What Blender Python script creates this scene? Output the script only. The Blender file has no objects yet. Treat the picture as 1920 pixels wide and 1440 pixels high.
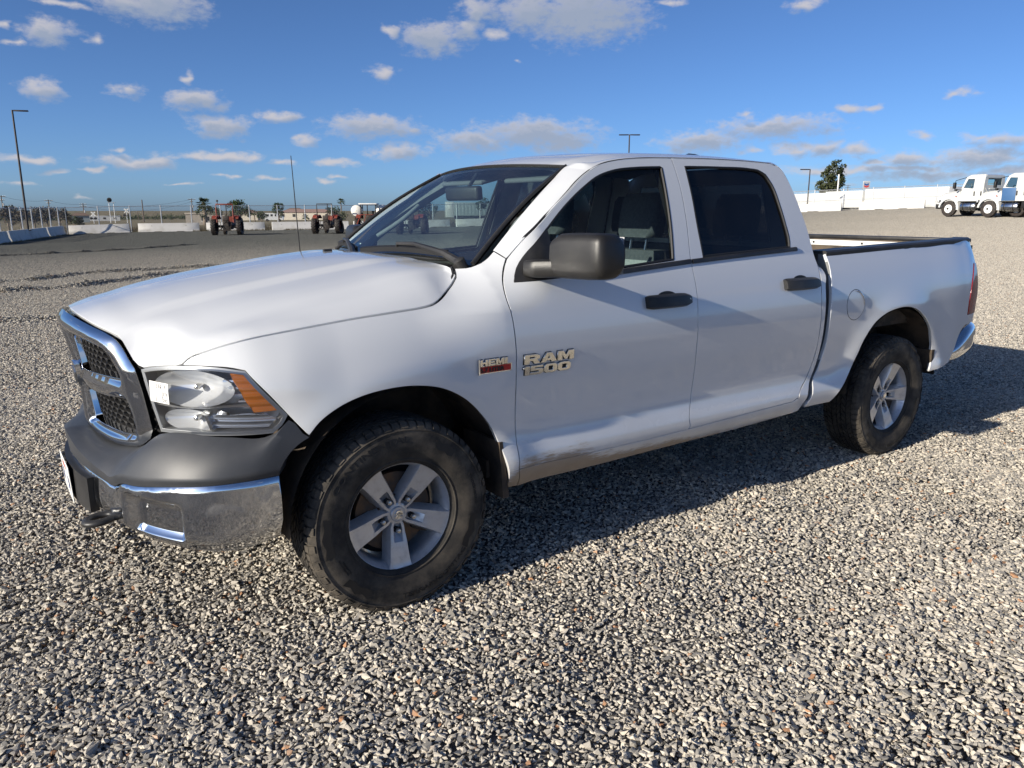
import bpy, bmesh, math, random
import numpy as np
from mathutils import Vector, Matrix
from mathutils.geometry import delaunay_2d_cdt
R = math.radians
random.seed(7)
scene = bpy.context.scene
C = scene.collection
# ------------------------------------------------------------------ camera
CAM = Vector((-1.307, -3.6135, 1.5864))
YAW, PITCH = .6091, .2203
cam_d = bpy.data.cameras.new('camera'); cam = bpy.data.objects.new('camera', cam_d); C.objects.link(cam)
cam.location = CAM
cam.rotation_euler = (R(90) - PITCH, 0, -YAW)
cam_d.sensor_fit = 'HORIZONTAL'; cam_d.sensor_width = 36; cam_d.lens = 36 * 1454.7 / 1920
cam_d.clip_start = .05; cam_d.clip_end = 12000
scene.camera = cam
# ------------------------------------------------------------------ sun and sky
SUN_DIR = Vector((2.8, .10, -1.0)).normalized()          # the way the light travels
SUN_EL = math.asin(-SUN_DIR.z); SUN_AZ = math.atan2(-SUN_DIR.x, -SUN_DIR.y)   # azimuth from +Y towards +X
sun_d = bpy.data.lights.new('sun', 'SUN'); sun = bpy.data.objects.new('sun', sun_d); C.objects.link(sun)
sun_d.energy = 4.35; sun_d.angle = R(.53); sun_d.color = (1, .92, .79)
sun.rotation_euler = SUN_DIR.to_track_quat('-Z', 'Y').to_euler(); sun.location = (-20, 0, 20)
scene.view_settings.view_transform = 'Standard'; scene.view_settings.look = 'None'
scene.view_settings.exposure = .72; scene.view_settings.gamma = 1; scene.view_settings.use_curve_mapping = False
scene.cycles.use_denoising = True
scene.cycles.max_bounces = 10; scene.cycles.transparent_max_bounces = 16; scene.cycles.transmission_bounces = 8
scene.cycles.caustics_reflective = False; scene.cycles.caustics_refractive = False
world = bpy.data.worlds.new('World'); scene.world = world; world.use_nodes = True
world.cycles.sampling_method = 'NONE'
wt = world.node_tree; wt.nodes.clear()
# clouds: (azimuth, elevation, half-width, half-height, thickness) in degrees, azimuth measured from +Y to +X
CLOUDS = [
    (5.80,10.32,1.27,0.73,1.00), (4.22,9.64,0.43,0.25,0.70), (8.11,10.18,0.72,0.37,0.60), (12.15,12.38,2.64,1.11,1.00), (9.89,12.40,2.38,0.80,0.80), (6.41,11.98,1.27,0.29,0.70), (3.51,10.36,0.36,0.32,0.80), (5.15,7.08,1.33,0.64,0.90), (9.38,7.36,1.09,0.55,0.75), (13.35,8.32,0.58,0.52,0.70), (13.87,6.96,1.77,0.65,1.00), (15.06,5.43,2.07,0.71,1.00), (18.83,6.09,1.48,0.51,0.85), (20.85,4.67,0.80,0.56,0.75), (25.21,5.62,3.09,0.79,1.00), (27.60,5.59,1.04,0.44,0.70), (26.81,3.98,1.88,0.58,1.00), (26.63,11.66,0.68,0.60,0.85), (29.58,11.27,2.29,0.98,1.00), (31.96,11.93,1.31,0.73,0.95), (34.04,11.55,0.82,0.45,0.80), (32.70,13.06,1.55,0.87,0.95), (36.34,13.01,2.44,1.19,1.00), (39.80,12.71,3.83,1.59,1.10), (26.00,9.10,1.14,0.46,0.80), (32.25,4.74,3.38,0.89,0.85), (36.40,5.28,4.20,0.98,1.00), (38.28,4.56,2.52,0.72,0.90), (3.98,3.04,1.59,0.35,0.90), (9.87,3.01,2.34,0.50,1.00), (11.30,3.18,0.86,0.50,1.00), (14.91,3.50,2.85,0.34,0.95), (16.60,3.50,1.00,0.39,0.90), (18.89,3.16,1.03,0.26,0.80), (22.39,3.29,1.71,0.31,0.85), (8.81,3.83,0.55,0.24,0.75), (7.53,2.43,0.81,0.20,0.80), (5.32,2.32,1.30,0.16,0.60), (38.47,4.85,2.52,0.80,0.95), (48.05,4.59,2.46,0.83,1.00), (52.71,5.38,3.67,0.72,1.00), (50.77,6.22,0.77,0.30,0.70), (54.17,3.91,1.42,0.51,0.85), (56.00,3.94,1.10,0.55,1.00), (58.11,3.75,1.14,0.46,0.95), (57.56,6.42,1.06,0.36,0.85), (58.81,6.39,0.70,0.28,0.75), (63.65,7.05,0.95,0.31,0.80), (66.23,4.07,1.82,0.54,0.95), (60.97,3.21,1.56,0.57,1.00), (65.09,3.12,2.78,0.67,1.00), (59.13,2.99,0.91,0.29,0.90), (56.92,2.63,3.92,0.38,0.80), (62.59,2.13,6.32,0.45,0.75), (60.73,2.56,5.28,0.37,0.85), (66.85,2.35,2.39,0.47,0.85), (54.14,12.68,1.08,0.49,0.85), (45.94,13.35,1.25,0.27,0.75), (61.59,4.58,1.00,0.36,0.60), (64.38,4.37,1.11,0.31,0.60), (15.49,2.24,0.99,0.17,0.60), (12.45,1.62,1.47,0.17,0.55), (17.87,1.99,1.57,0.18,0.60), (22.52,2.32,0.90,0.18,0.60), (6.75,0.72,1.01,0.16,0.50), (3.40,1.55,1.58,0.20,0.50), (56.67,1.71,2.18,0.26,0.60), (51.09,3.87,1.17,0.35,0.70), (35.81,9.89,0.41,0.25,0.40), (21.78,1.96,1.22,0.22,0.60),
]
_r = random.Random(11)
for i in range(34):                                       # the same broken cumulus all the way round
    a = _r.uniform(75, 360); e = abs(_r.gauss(0, 1)) * 11 + 2.2
    w = _r.uniform(1.2, 4.5) * (1 + e / 30)
    CLOUDS.append((a if a < 180 else a - 360, e, w, w * _r.uniform(.22, .36), _r.uniform(.5, 1)))
CLOUDS = [c for i, c in enumerate(CLOUDS) if i < 70 or not (-8 < c[0] < 78)]

def build_world():
    N, L = wt.nodes, wt.links
    def put(sock, v):
        if isinstance(v, (int, float)): sock.default_value = v
        else: L.new(v, sock)
    def math_(op, a, b=None, c=None):
        n = N.new('ShaderNodeMath'); n.operation = op
        for i, v in enumerate((a, b, c)):
            if v is not None: put(n.inputs[i], v)
        return n.outputs[0]
    sky = N.new('ShaderNodeTexSky'); sky.sky_type = 'NISHITA'; sky.sun_disc = False
    sky.sun_elevation = SUN_EL; sky.sun_rotation = SUN_AZ; sky.altitude = 60
    sky.air_density = .55; sky.dust_density = .75; sky.ozone_density = 6
    tc = N.new('ShaderNodeTexCoord')
    nrm = N.new('ShaderNodeVectorMath'); nrm.operation = 'NORMALIZE'; L.new(tc.outputs['Generated'], nrm.inputs[0])
    sep = N.new('ShaderNodeSeparateXYZ'); L.new(nrm.outputs[0], sep.inputs[0])
    az = math_('MULTIPLY', math_('ARCTAN2', sep.outputs[0], sep.outputs[1]), 180 / math.pi)
    el = math_('MULTIPLY', math_('ARCSINE', sep.outputs[2]), 180 / math.pi)
    ae = N.new('ShaderNodeCombineXYZ'); L.new(az, ae.inputs[0]); L.new(el, ae.inputs[1])
    def noise(scale, detail, rough, vec):
        n = N.new('ShaderNodeTexNoise'); n.noise_dimensions = '3D'
        n.inputs['Scale'].default_value = scale; n.inputs['Detail'].default_value = detail; n.inputs['Roughness'].default_value = rough
        L.new(vec, n.inputs['Vector']); return n
    st = N.new('ShaderNodeVectorMath'); st.operation = 'MULTIPLY'; st.inputs[1].default_value = (1, 1, 1.9); L.new(nrm.outputs[0], st.inputs[0])
    big = noise(26, 2, .5, st.outputs[0]); fine = noise(75, 5, .62, st.outputs[0])
    wv = N.new('ShaderNodeVectorMath'); wv.operation = 'SUBTRACT'; wv.inputs[1].default_value = (.5, .5, .5); L.new(big.outputs['Color'], wv.inputs[0])
    wm = N.new('ShaderNodeVectorMath'); wm.operation = 'MULTIPLY_ADD'; wm.inputs[1].default_value = (3.2, 1.1, 0)
    L.new(wv.outputs[0], wm.inputs[0]); L.new(ae.outputs[0], wm.inputs[2])
    up = N.new('ShaderNodeVectorMath'); up.operation = 'ADD'; up.inputs[1].default_value = (-.35, .5, 0); L.new(wm.outputs[0], up.inputs[0])
    f = math_('MULTIPLY', math_('SUBTRACT', fine.outputs[0], .5), 1.7)
    def plain():
        b = N.new('ShaderNodeBackground'); b.inputs[1].default_value = SKY; L.new(sky.outputs[0], b.inputs[0]); return b.outputs[0]
    def leaf(cl):
        if not cl: return plain()
        g = bpy.data.node_groups.new('cloud_sector', 'ShaderNodeTree')
        for nm, ty in (('Vec', 'Vector'), ('Up', 'Vector'), ('F', 'Float'), ('Sky', 'Color')): g.interface.new_socket(nm, in_out='INPUT', socket_type='NodeSocket' + ty)
        g.interface.new_socket('Shader', in_out='OUTPUT', socket_type='NodeSocketShader')
        GN, GL = g.nodes, g.links; gi = GN.new('NodeGroupInput'); go = GN.new('NodeGroupOutput')
        def gm(op, a, b):
            n = GN.new('ShaderNodeMath'); n.operation = op
            for i, v in enumerate((a, b)):
                if isinstance(v, (int, float)): n.inputs[i].default_value = v
                else: GL.new(v, n.inputs[i])
            return n.outputs[0]
        def dens(vec):
            last = None
            for (a, e, w, h, t) in cl:
                m = GN.new('ShaderNodeVectorMath'); m.operation = 'MULTIPLY_ADD'
                m.inputs[1].default_value = (1 / w, 1 / h, 0); m.inputs[2].default_value = (-a / w, -e / h, 0); GL.new(vec, m.inputs[0])
                l = GN.new('ShaderNodeVectorMath'); l.operation = 'LENGTH'; GL.new(m.outputs[0], l.inputs[0])
                k = gm('SUBTRACT', t, l.outputs['Value'])
                last = k if last is None else gm('MAXIMUM', last, k)
            return last
        d0 = gm('ADD', dens(gi.outputs[0]), gi.outputs[2]); d1 = gm('ADD', dens(gi.outputs[1]), gm('MULTIPLY', gi.outputs[2], .7))
        a = GN.new('ShaderNodeMapRange'); a.interpolation_type = 'SMOOTHSTEP'; GL.new(d0, a.inputs[0])
        for i, v in enumerate((-.38, .78, 0, .90)): a.inputs[i + 1].default_value = v
        sh = GN.new('ShaderNodeMapRange'); sh.interpolation_type = 'SMOOTHSTEP'; GL.new(d1, sh.inputs[0])
        for i, v in enumerate((-.45, .60, 0, 1)): sh.inputs[i + 1].default_value = v
        cc = GN.new('ShaderNodeMix'); cc.data_type = 'RGBA'; GL.new(sh.outputs[0], cc.inputs['Factor'])
        cc.inputs['A'].default_value = (*CLOUD_LIT, 1); cc.inputs['B'].default_value = (*CLOUD_SHADE, 1)
        mx = GN.new('ShaderNodeMix'); mx.data_type = 'RGBA'
        GL.new(a.outputs[0], mx.inputs['Factor']); GL.new(gi.outputs[3], mx.inputs['A']); GL.new(cc.outputs['Result'], mx.inputs['B'])
        b = GN.new('ShaderNodeBackground'); b.inputs[1].default_value = SKY; GL.new(mx.outputs['Result'], b.inputs[0]); GL.new(b.outputs[0], go.inputs[0])
        n = N.new('ShaderNodeGroup'); n.node_tree = g
        for i, o in enumerate((wm.outputs[0], up.outputs[0], f, sky.outputs[0])): L.new(o, n.inputs[i])
        return n.outputs[0]
    def split(fac, lo, hi):
        m = N.new('ShaderNodeMixShader'); L.new(fac, m.inputs[0]); L.new(lo, m.inputs[1]); L.new(hi, m.inputs[2]); return m.outputs[0]
    def tree(edges, lim_el):
        """edges: azimuth limits; each leaf holds only the clouds of its own sector, so a ray reads just those"""
        if len(edges) == 2:
            a0, a1 = edges
            cl = [c for c in CLOUDS if c[0] + c[2] * 1.7 + 2.2 > a0 and c[0] - c[2] * 1.7 - 2.2 < a1]
            lo = [c for c in cl if c[1] - c[3] * 1.7 - 1.2 < lim_el]; hi = [c for c in cl if c[1] + c[3] * 1.7 + 1.2 > lim_el]
            return split(math_('GREATER_THAN', el, lim_el), leaf(lo), leaf(hi))
        m = len(edges) // 2
        return split(math_('GREATER_THAN', az, edges[m]), tree(edges[:m + 1], lim_el), tree(edges[m:], lim_el))
    body = tree([-181, -120, -60, -15, 2, 10, 18, 26, 34, 42, 50, 58, 66, 90, 135, 181], 6.2)
    res = split(math_('GREATER_THAN', el, -1.), plain(), body)
    out = N.new('ShaderNodeOutputWorld'); L.new(res, out.inputs[0])
SKY = .083; CLOUD_LIT = (4.5, 4.35, 4.55); CLOUD_SHADE = (2.55, 2.95, 3.75)
build_world()
# ------------------------------------------------------------------ helpers
def link(o, parent=None):
    C.objects.link(o)
    if parent is not None: o.parent = parent
    return o
def tag(o, label=None, cat=None, group=None, kind=None):
    for k, v in (('label', label), ('category', cat), ('group', group), ('kind', kind)):
        if v: o[k] = v
    return o
def empty(name, loc=(0, 0, 0), rz=0, parent=None):
    o = bpy.data.objects.new(name, None); o.empty_display_size = .2
    link(o, parent); o.location = loc; o.rotation_euler = (0, 0, rz); return o
def copy_tree(o, parent=None):
    c = o.copy(); C.objects.link(c); c.parent = parent
    for ch in [x for x in list(C.objects) if x.parent is o]: copy_tree(ch, c)
    return c
def mesh_obj(name, v, f, mat, parent=None, smooth=None, normals=None):
    me = bpy.data.meshes.new(name); me.from_pydata([tuple(p) for p in v], [], f)
    if mat is not None: me.materials.append(mat)
    if smooth is not None:
        me.shade_smooth()
        if smooth < 179: me.set_sharp_from_angle(angle=R(smooth))
    if normals is not None:
        me.shade_smooth(); me.normals_split_custom_set_from_vertices([tuple(n) for n in normals])
    me.update()
    return link(bpy.data.objects.new(name, me), parent)
class MB:
    def __init__(s): s.v = []; s.f = []
    def add(s, v, f):
        b = len(s.v); s.v += [tuple(p) for p in v]; s.f += [tuple(i + b for i in q) for q in f]; return s
    def box(s, x0, x1, y0, y1, z0, z1, M=None):
        v = [(x, y, z) for x in (x0, x1) for y in (y0, y1) for z in (z0, z1)]
        if M is not None: v = [M @ Vector(p) for p in v]
        return s.add(v, [(0, 1, 3, 2), (4, 6, 7, 5), (0, 4, 5, 1), (2, 3, 7, 6), (0, 2, 6, 4), (1, 5, 7, 3)])
    def rbox(s, x0, x1, y0, y1, z0, z1, r=.02, seg=2, M=None):
        bm = bmesh.new(); bmesh.ops.create_cube(bm, size=1)
        for q in bm.verts: q.co = Vector(((x0 + x1) / 2 + q.co.x * (x1 - x0), (y0 + y1) / 2 + q.co.y * (y1 - y0), (z0 + z1) / 2 + q.co.z * (z1 - z0)))
        bmesh.ops.bevel(bm, geom=bm.edges[:] + bm.verts[:], offset=r, segments=seg, affect='EDGES', profile=.5)
        bm.verts.index_update()
        v = [(M @ q.co if M is not None else q.co.copy()) for q in bm.verts]; f = [[q.index for q in p.verts] for p in bm.faces]; bm.free()
        return s.add(v, f)
    def tube(s, path, r, n=8, caps=True, closed=False):
        P = [Vector(p) for p in path]; rs = r if isinstance(r, (list, tuple)) else [r] * len(P)
        v = []; f = []; m = len(P); up = None
        for i, p in enumerate(P):
            a = P[i - 1] if (i > 0 or closed) else p; b = P[(i + 1) % m] if (i < m - 1 or closed) else p
            t = (b - a).normalized()
            if up is None:
                up = Vector((0, 0, 1)) if abs(t.z) < .9 else Vector((1, 0, 0))
            x = t.cross(up).normalized(); y = x.cross(t).normalized(); up = y
            for k in range(n):
                an = 2 * math.pi * k / n; v.append(p + (x * math.cos(an) + y * math.sin(an)) * rs[i])
        for i in range(m - (0 if closed else 1)):
            j = (i + 1) % m
            for k in range(n): f.append((i * n + k, i * n + (k + 1) % n, j * n + (k + 1) % n, j * n + k))
        if caps and not closed: f.append(tuple(range(n - 1, -1, -1))); f.append(tuple((m - 1) * n + k for k in range(n)))
        return s.add(v, f)
    def lathe(s, prof, o=(0, 0, 0), axis=(0, 1, 0), n=32, a0=0, a1=2 * math.pi, cap0=False, cap1=False):
        """prof: (radius, distance along the axis)"""
        ax = Vector(axis).normalized(); x = (Vector((0, 0, 1)) if abs(ax.z) < .9 else Vector((1, 0, 0))); x = (x - ax * x.dot(ax)).normalized(); y = ax.cross(x)
        full = abs(a1 - a0 - 2 * math.pi) < 1e-6; k = n if full else n + 1; o = Vector(o); v = []; f = []
        for (r, d) in prof:
            for i in range(k):
                a = a0 + (a1 - a0) * i / n; v.append(o + ax * d + (x * math.cos(a) + y * math.sin(a)) * r)
        for j in range(len(prof) - 1):
            for i in range(n):
                i2 = (i + 1) % k; f.append((j * k + i, (j + 1) * k + i, (j + 1) * k + i2, j * k + i2))
        if cap0: f.append(tuple(range(k)))
        if cap1: f.append(tuple((len(prof) - 1) * k + i for i in range(k - 1, -1, -1)))
        return s.add(v, f)
    def prism(s, poly, fn, d0, d1):
        """poly extruded between depth d0 and d1; fn(u, v, d) -> xyz"""
        n = len(poly); v = [fn(a, b, d0) for a, b in poly] + [fn(a, b, d1) for a, b in poly]
        return s.add(v, [tuple(range(n)), tuple(range(2 * n - 1, n - 1, -1))] + [(i, i + n, (i + 1) % n + n, (i + 1) % n) for i in range(n)])
    def grid(s, nu, nv, fn, closed_u=False):
        v = [fn(i / nu, j / nv) for i in range(nu + (0 if closed_u else 1)) for j in range(nv + 1)]; w = nv + 1; m = nu + (0 if closed_u else 1)
        return s.add(v, [(i * w + j, ((i + 1) % m) * w + j, ((i + 1) % m) * w + j + 1, i * w + j + 1) for i in range(nu) for j in range(nv)])
    def rings(s, rings, cap=True):
        n = len(rings[0]); v = [p for r in rings for p in r]; m = len(rings)
        f = [(i * n + k, i * n + (k + 1) % n, (i + 1) * n + (k + 1) % n, (i + 1) * n + k) for i in range(m - 1) for k in range(n)]
        if cap: f += [tuple(range(n - 1, -1, -1)), tuple((m - 1) * n + k for k in range(n))]
        return s.add(v, f)
    def mirrored(s):
        m = MB(); m.v = [(x, -y, z) for x, y, z in s.v]; m.f = [tuple(reversed(q)) for q in s.f]; return m
    def moved(s, M):
        m = MB(); m.v = [tuple(M @ Vector(p)) for p in s.v]; m.f = list(s.f); return m
    def fix(s):
        bm = bmesh.new(); vs = [bm.verts.new(p) for p in s.v]
        for q in s.f:
            try: bm.faces.new([vs[i] for i in q])
            except Exception: pass
        bmesh.ops.recalc_face_normals(bm, faces=bm.faces[:]); bm.verts.index_update()
        s.v = [tuple(q.co) for q in bm.verts]; s.f = [tuple(q.index for q in p.verts) for p in bm.faces]; bm.free(); return s
    def build(s, name, mat, parent=None, smooth=35): return mesh_obj(name, s.v, s.f, mat, parent, smooth)
def Tm(loc=(0, 0, 0), rot=(0, 0, 0)):
    from mathutils import Euler
    return Matrix.Translation(loc) @ Euler(rot).to_matrix().to_4x4()
def text_mesh(txt, size=1., extrude=0., bold=0., align='LEFT', sx=1., res=3):
    cu = bpy.data.curves.new('t', 'FONT'); cu.body = txt; cu.size = size; cu.extrude = extrude; cu.offset = bold; cu.align_x = align; cu.resolution_u = res
    ob = bpy.data.objects.new('t', cu); C.objects.link(ob)
    dg = bpy.context.evaluated_depsgraph_get(); me = ob.evaluated_get(dg).to_mesh()
    v = [(p.co.x * sx, p.co.y, p.co.z) for p in me.vertices]; f = [tuple(p.vertices) for p in me.polygons]
    ob.evaluated_get(dg).to_mesh_clear(); bpy.data.objects.remove(ob); bpy.data.curves.remove(cu)
    return v, f
# ------------------------------------------------------------------ materials
def mat(name, col=(.5, .5, .5), rough=.5, metal=0., coat=0., coat_r=.03, spec=.5, trans=0., ior=1.45, emit=None):
    m = bpy.data.materials.new(name); m.use_nodes = True; b = m.node_tree.nodes['Principled BSDF']
    b.inputs['Base Color'].default_value = (*col, 1); b.inputs['Roughness'].default_value = rough; b.inputs['Metallic'].default_value = metal
    b.inputs['Coat Weight'].default_value = coat; b.inputs['Coat Roughness'].default_value = coat_r; b.inputs['Specular IOR Level'].default_value = spec
    b.inputs['Transmission Weight'].default_value = trans; b.inputs['IOR'].default_value = ior
    return m
class NT:
    """small node-building helper on a material"""
    def __init__(s, m): s.m = m; s.N = m.node_tree.nodes; s.L = m.node_tree.links; s.b = s.N['Principled BSDF']; s.tc = s.N.new('ShaderNodeTexCoord')
    def put(s, sock, v):
        if isinstance(v, (int, float)): sock.default_value = v
        elif isinstance(v, tuple): sock.default_value = v if len(v) == len(sock.default_value) else (*v, 1)
        else: s.L.new(v, sock)
    def noise(s, scale, detail=3, rough=.55, vec=None, dist=0., out='Fac'):
        n = s.N.new('ShaderNodeTexNoise'); n.inputs['Scale'].default_value = scale; n.inputs['Detail'].default_value = detail
        n.inputs['Roughness'].default_value = rough; n.inputs['Distortion'].default_value = dist
        s.L.new(vec or s.tc.outputs['Object'], n.inputs['Vector']); return n.outputs[out]
    def voro(s, scale, vec=None, feature='F1', out='Distance', rand=1.):
        n = s.N.new('ShaderNodeTexVoronoi'); n.feature = feature; n.inputs['Scale'].default_value = scale; n.inputs['Randomness'].default_value = rand
        s.L.new(vec or s.tc.outputs['Object'], n.inputs['Vector']); return n.outputs[out]
    def ramp(s, v, a, b, c=0., d=1.):
        n = s.N.new('ShaderNodeMapRange'); n.interpolation_type = 'SMOOTHSTEP'; s.put(n.inputs[0], v)
        for i, q in enumerate((a, b, c, d)): s.put(n.inputs[i + 1], q)
        return n.outputs[0]
    def math(s, op, a, b=0., c=0.):
        n = s.N.new('ShaderNodeMath'); n.operation = op
        for i, q in enumerate((a, b, c)): s.put(n.inputs[i], q)
        return n.outputs[0]
    def mix(s, fac, a, b, mode='MIX'):
        n = s.N.new('ShaderNodeMix'); n.data_type = 'RGBA'; n.blend_type = mode
        s.put(n.inputs['Factor'], fac); s.put(n.inputs['A'], a); s.put(n.inputs['B'], b); return n.outputs['Result']
    def xyz(s, vec=None):
        n = s.N.new('ShaderNodeSeparateXYZ'); s.L.new(vec or s.tc.outputs['Object'], n.inputs[0]); return n.outputs
    def scale(s, v, vec=None):
        n = s.N.new('ShaderNodeVectorMath'); n.operation = 'MULTIPLY'; n.inputs[1].default_value = v; s.L.new(vec or s.tc.outputs['Object'], n.inputs[0]); return n.outputs[0]
    def bump(s, h, strength=.3, dist=.01):
        n = s.N.new('ShaderNodeBump'); n.inputs['Strength'].default_value = strength; n.inputs['Distance'].default_value = dist
        s.L.new(h, n.inputs['Height']); s.L.new(n.outputs[0], s.b.inputs['Normal'])
    def col(s, v): s.put(s.b.inputs['Base Color'], v)
    def rough(s, v): s.put(s.b.inputs['Roughness'], v)
def noisy(name, c1, c2, scale=8, rough=.6, bump=0., bscale=60, metal=0., coat=0., detail=4, lo=.35, hi=.65):
    m = mat(name, c1, rough, metal, coat); n = NT(m)
    n.col(n.mix(n.ramp(n.noise(scale, detail), lo, hi), c1, c2))
    if bump: n.bump(n.noise(bscale, 4), bump, .01)
    return m
def glass(name, tint, refl=1., rough=0., dust=0.):
    """thin pane: tinted see-through with a Fresnel reflection"""
    m = bpy.data.materials.new(name); m.use_nodes = True; N, L = m.node_tree.nodes, m.node_tree.links
    for q in list(N): N.remove(q)
    o = N.new('ShaderNodeOutputMaterial'); t = N.new('ShaderNodeBsdfTransparent'); t.inputs[0].default_value = (*tint, 1)
    g = N.new('ShaderNodeBsdfGlossy'); g.inputs['Roughness'].default_value = rough
    fr = N.new('ShaderNodeFresnel'); fr.inputs[0].default_value = 1.5
    k = N.new('ShaderNodeMath'); k.operation = 'MULTIPLY'; k.inputs[1].default_value = refl; k.use_clamp = True; L.new(fr.outputs[0], k.inputs[0])
    mx = N.new('ShaderNodeMixShader'); L.new(k.outputs[0], mx.inputs[0]); L.new(t.outputs[0], mx.inputs[1]); L.new(g.outputs[0], mx.inputs[2])
    last = mx
    if dust:
        d = N.new('ShaderNodeBsdfDiffuse'); d.inputs[0].default_value = (.55, .5, .44, 1)
        tc = N.new('ShaderNodeTexCoord'); n1 = N.new('ShaderNodeTexNoise'); n1.inputs['Scale'].default_value = 5; n1.inputs['Detail'].default_value = 6
        L.new(tc.outputs['Object'], n1.inputs['Vector'])
        vo = N.new('ShaderNodeTexVoronoi'); vo.inputs['Scale'].default_value = 70; L.new(tc.outputs['Object'], vo.inputs['Vector'])
        r1 = N.new('ShaderNodeMapRange'); L.new(n1.outputs[0], r1.inputs[0]); r1.inputs[1].default_value = .35; r1.inputs[2].default_value = .8; r1.inputs[3].default_value = dust * .3; r1.inputs[4].default_value = dust
        r2 = N.new('ShaderNodeMapRange'); L.new(vo.outputs['Distance'], r2.inputs[0]); r2.inputs[1].default_value = .16; r2.inputs[2].default_value = .08; r2.inputs[3].default_value = 0; r2.inputs[4].default_value = dust * 1.5
        ad = N.new('ShaderNodeMath'); L.new(r1.outputs[0], ad.inputs[0]); L.new(r2.outputs[0], ad.inputs[1])
        m2 = N.new('ShaderNodeMixShader'); L.new(ad.outputs[0], m2.inputs[0]); L.new(mx.outputs[0], m2.inputs[1]); L.new(d.outputs[0], m2.inputs[2]); last = m2
    L.new(last.outputs[0], o.inputs[0]); return m
M = {}
def paint():
    m = mat('white_paint', (.67, .682, .69), .22, 0, 1., .045); n = NT(m)
    x, y, z = n.xyz()
    # mud thrown up by the wheels: sills, lower doors, fender tails, bed corner
    n.b.inputs['Coat IOR'].default_value = 1.6
    rotd = n.N.new('ShaderNodeMapping'); rotd.inputs['Rotation'].default_value = (0, R(-38), 0); rotd.inputs['Scale'].default_value = (7, 7, 60)
    n.L.new(n.tc.outputs['Object'], rotd.inputs['Vector'])
    streak = n.noise(2.2, 6, .65, rotd.outputs[0]); blot = n.noise(7, 6, .62)
    hgt = n.ramp(z, .40, .66, 1., 0.)
    beh = n.math('MAXIMUM', n.math('MULTIPLY', n.ramp(x, .35, .62, 0, 1), n.ramp(x, .75, 1.5, 1, 0)), n.math('MULTIPLY', n.ramp(x, 3.7, 4.05, 0, 1), n.ramp(z, .50, .68, 1, .0)))
    low = n.math('MULTIPLY', n.ramp(z, .38, .52, 1, 0), n.ramp(x, .9, 2.6, 1.15, .6))
    amt = n.math('MAXIMUM', n.math('MULTIPLY', hgt, n.math('MULTIPLY', beh, 1.15)), low)
    sx = n.math('MULTIPLY', n.math('ADD', n.math('MULTIPLY', streak, .65), n.math('MULTIPLY', blot, .5)), 1.)
    mud = n.ramp(n.math('ADD', n.math('MULTIPLY', amt, .62), sx), .86, 1.08, 0, .92)
    film = n.math('MULTIPLY', n.ramp(z, .42, .80, .34, .015), n.ramp(n.noise(3.5, 5), .3, .75, .3, 1))
    base = n.mix(film, (.67, .682, .69), (.44, .36, .27))
    n.col(n.mix(mud, base, n.mix(blot, (.30, .215, .14), (.46, .36, .25))))
    n.rough(n.ramp(n.math('ADD', mud, film), .05, .6, .22, .85))
    cw = n.math('SUBTRACT', 1., n.math('MINIMUM', 1., n.math('ADD', mud, n.math('MULTIPLY', film, .5)))); n.put(n.b.inputs['Coat Weight'], cw)
    return m
M['paint'] = paint()
def chrome(name, dirt=.25, rough=.06):
    m = mat(name, (.78, .79, .80), rough, 1.); n = NT(m)
    g = n.noise(9, 7, .7); sp = n.voro(160); 
    x, y, z = n.xyz()
    d = n.math('MULTIPLY', n.ramp(g, .38, .75, .25, 1.), dirt)
    d = n.math('ADD', d, n.math('MULTIPLY', n.ramp(sp, .10, .22, 1, 0), dirt * .6))
    d = n.math('MINIMUM', d, .85)
    n.col(n.mix(d, (.78, .79, .80), (.33, .30, .26))); n.put(n.b.inputs['Metallic'], n.ramp(d, 0, .9, 1, .25)); n.rough(n.ramp(d, 0, .6, rough, .55))
    return m
M['chrome'] = chrome('bumper_chrome', .13, .045); M['chrome_clean'] = chrome('grille_chrome', .07, .04)
def plastic(name, c, rough=.5, dust=.25, grain=.12):
    m = mat(name, c, rough); n = NT(m)
    d = n.math('MULTIPLY', n.ramp(n.noise(6, 6, .65), .35, .8, .1, 1.), dust)
    n.col(n.mix(d, c, (.30, .28, .25))); n.rough(n.ramp(d, 0, .4, rough, .8)); n.bump(n.noise(420, 2), grain, .002); return m
M['cover'] = plastic('bumper_cover_plastic', (.036, .039, .045), .46, .06)
M['black'] = plastic('black_plastic', (.014, .014, .015), .42, .10); M['mirror_pl'] = plastic('grained_mirror_plastic', (.0135, .013, .0125), .36, .06, .3)
M['rubber_trim'] = mat('rubber_trim', (.012, .012, .013), .6); M['dark'] = mat('dark_void', (.010, .010, .011), .9)
M['under'] = noisy('muddy_underbody', (.020, .018, .016), (.075, .055, .038), 6, .9)
M['liner'] = noisy('muddy_wheel_liner', (.022, .019, .016), (.10, .072, .048), 5, .9, .3, 40)
M['glass_front'] = glass('windscreen_glass', (.78, .93, .91), .36, 0, .025); M['glass_side'] = glass('door_glass', (.74, .83, .82), .6, 0, .015)
M['glass_dark'] = glass('privacy_glass', (.10, .105, .11), .8, 0, .015); M['lens'] = glass('lamp_lens', (.96, .97, .98), .8, 0, .05)
M['frit'] = mat('glass_frit', (.008, .008, .009), .25)
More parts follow.
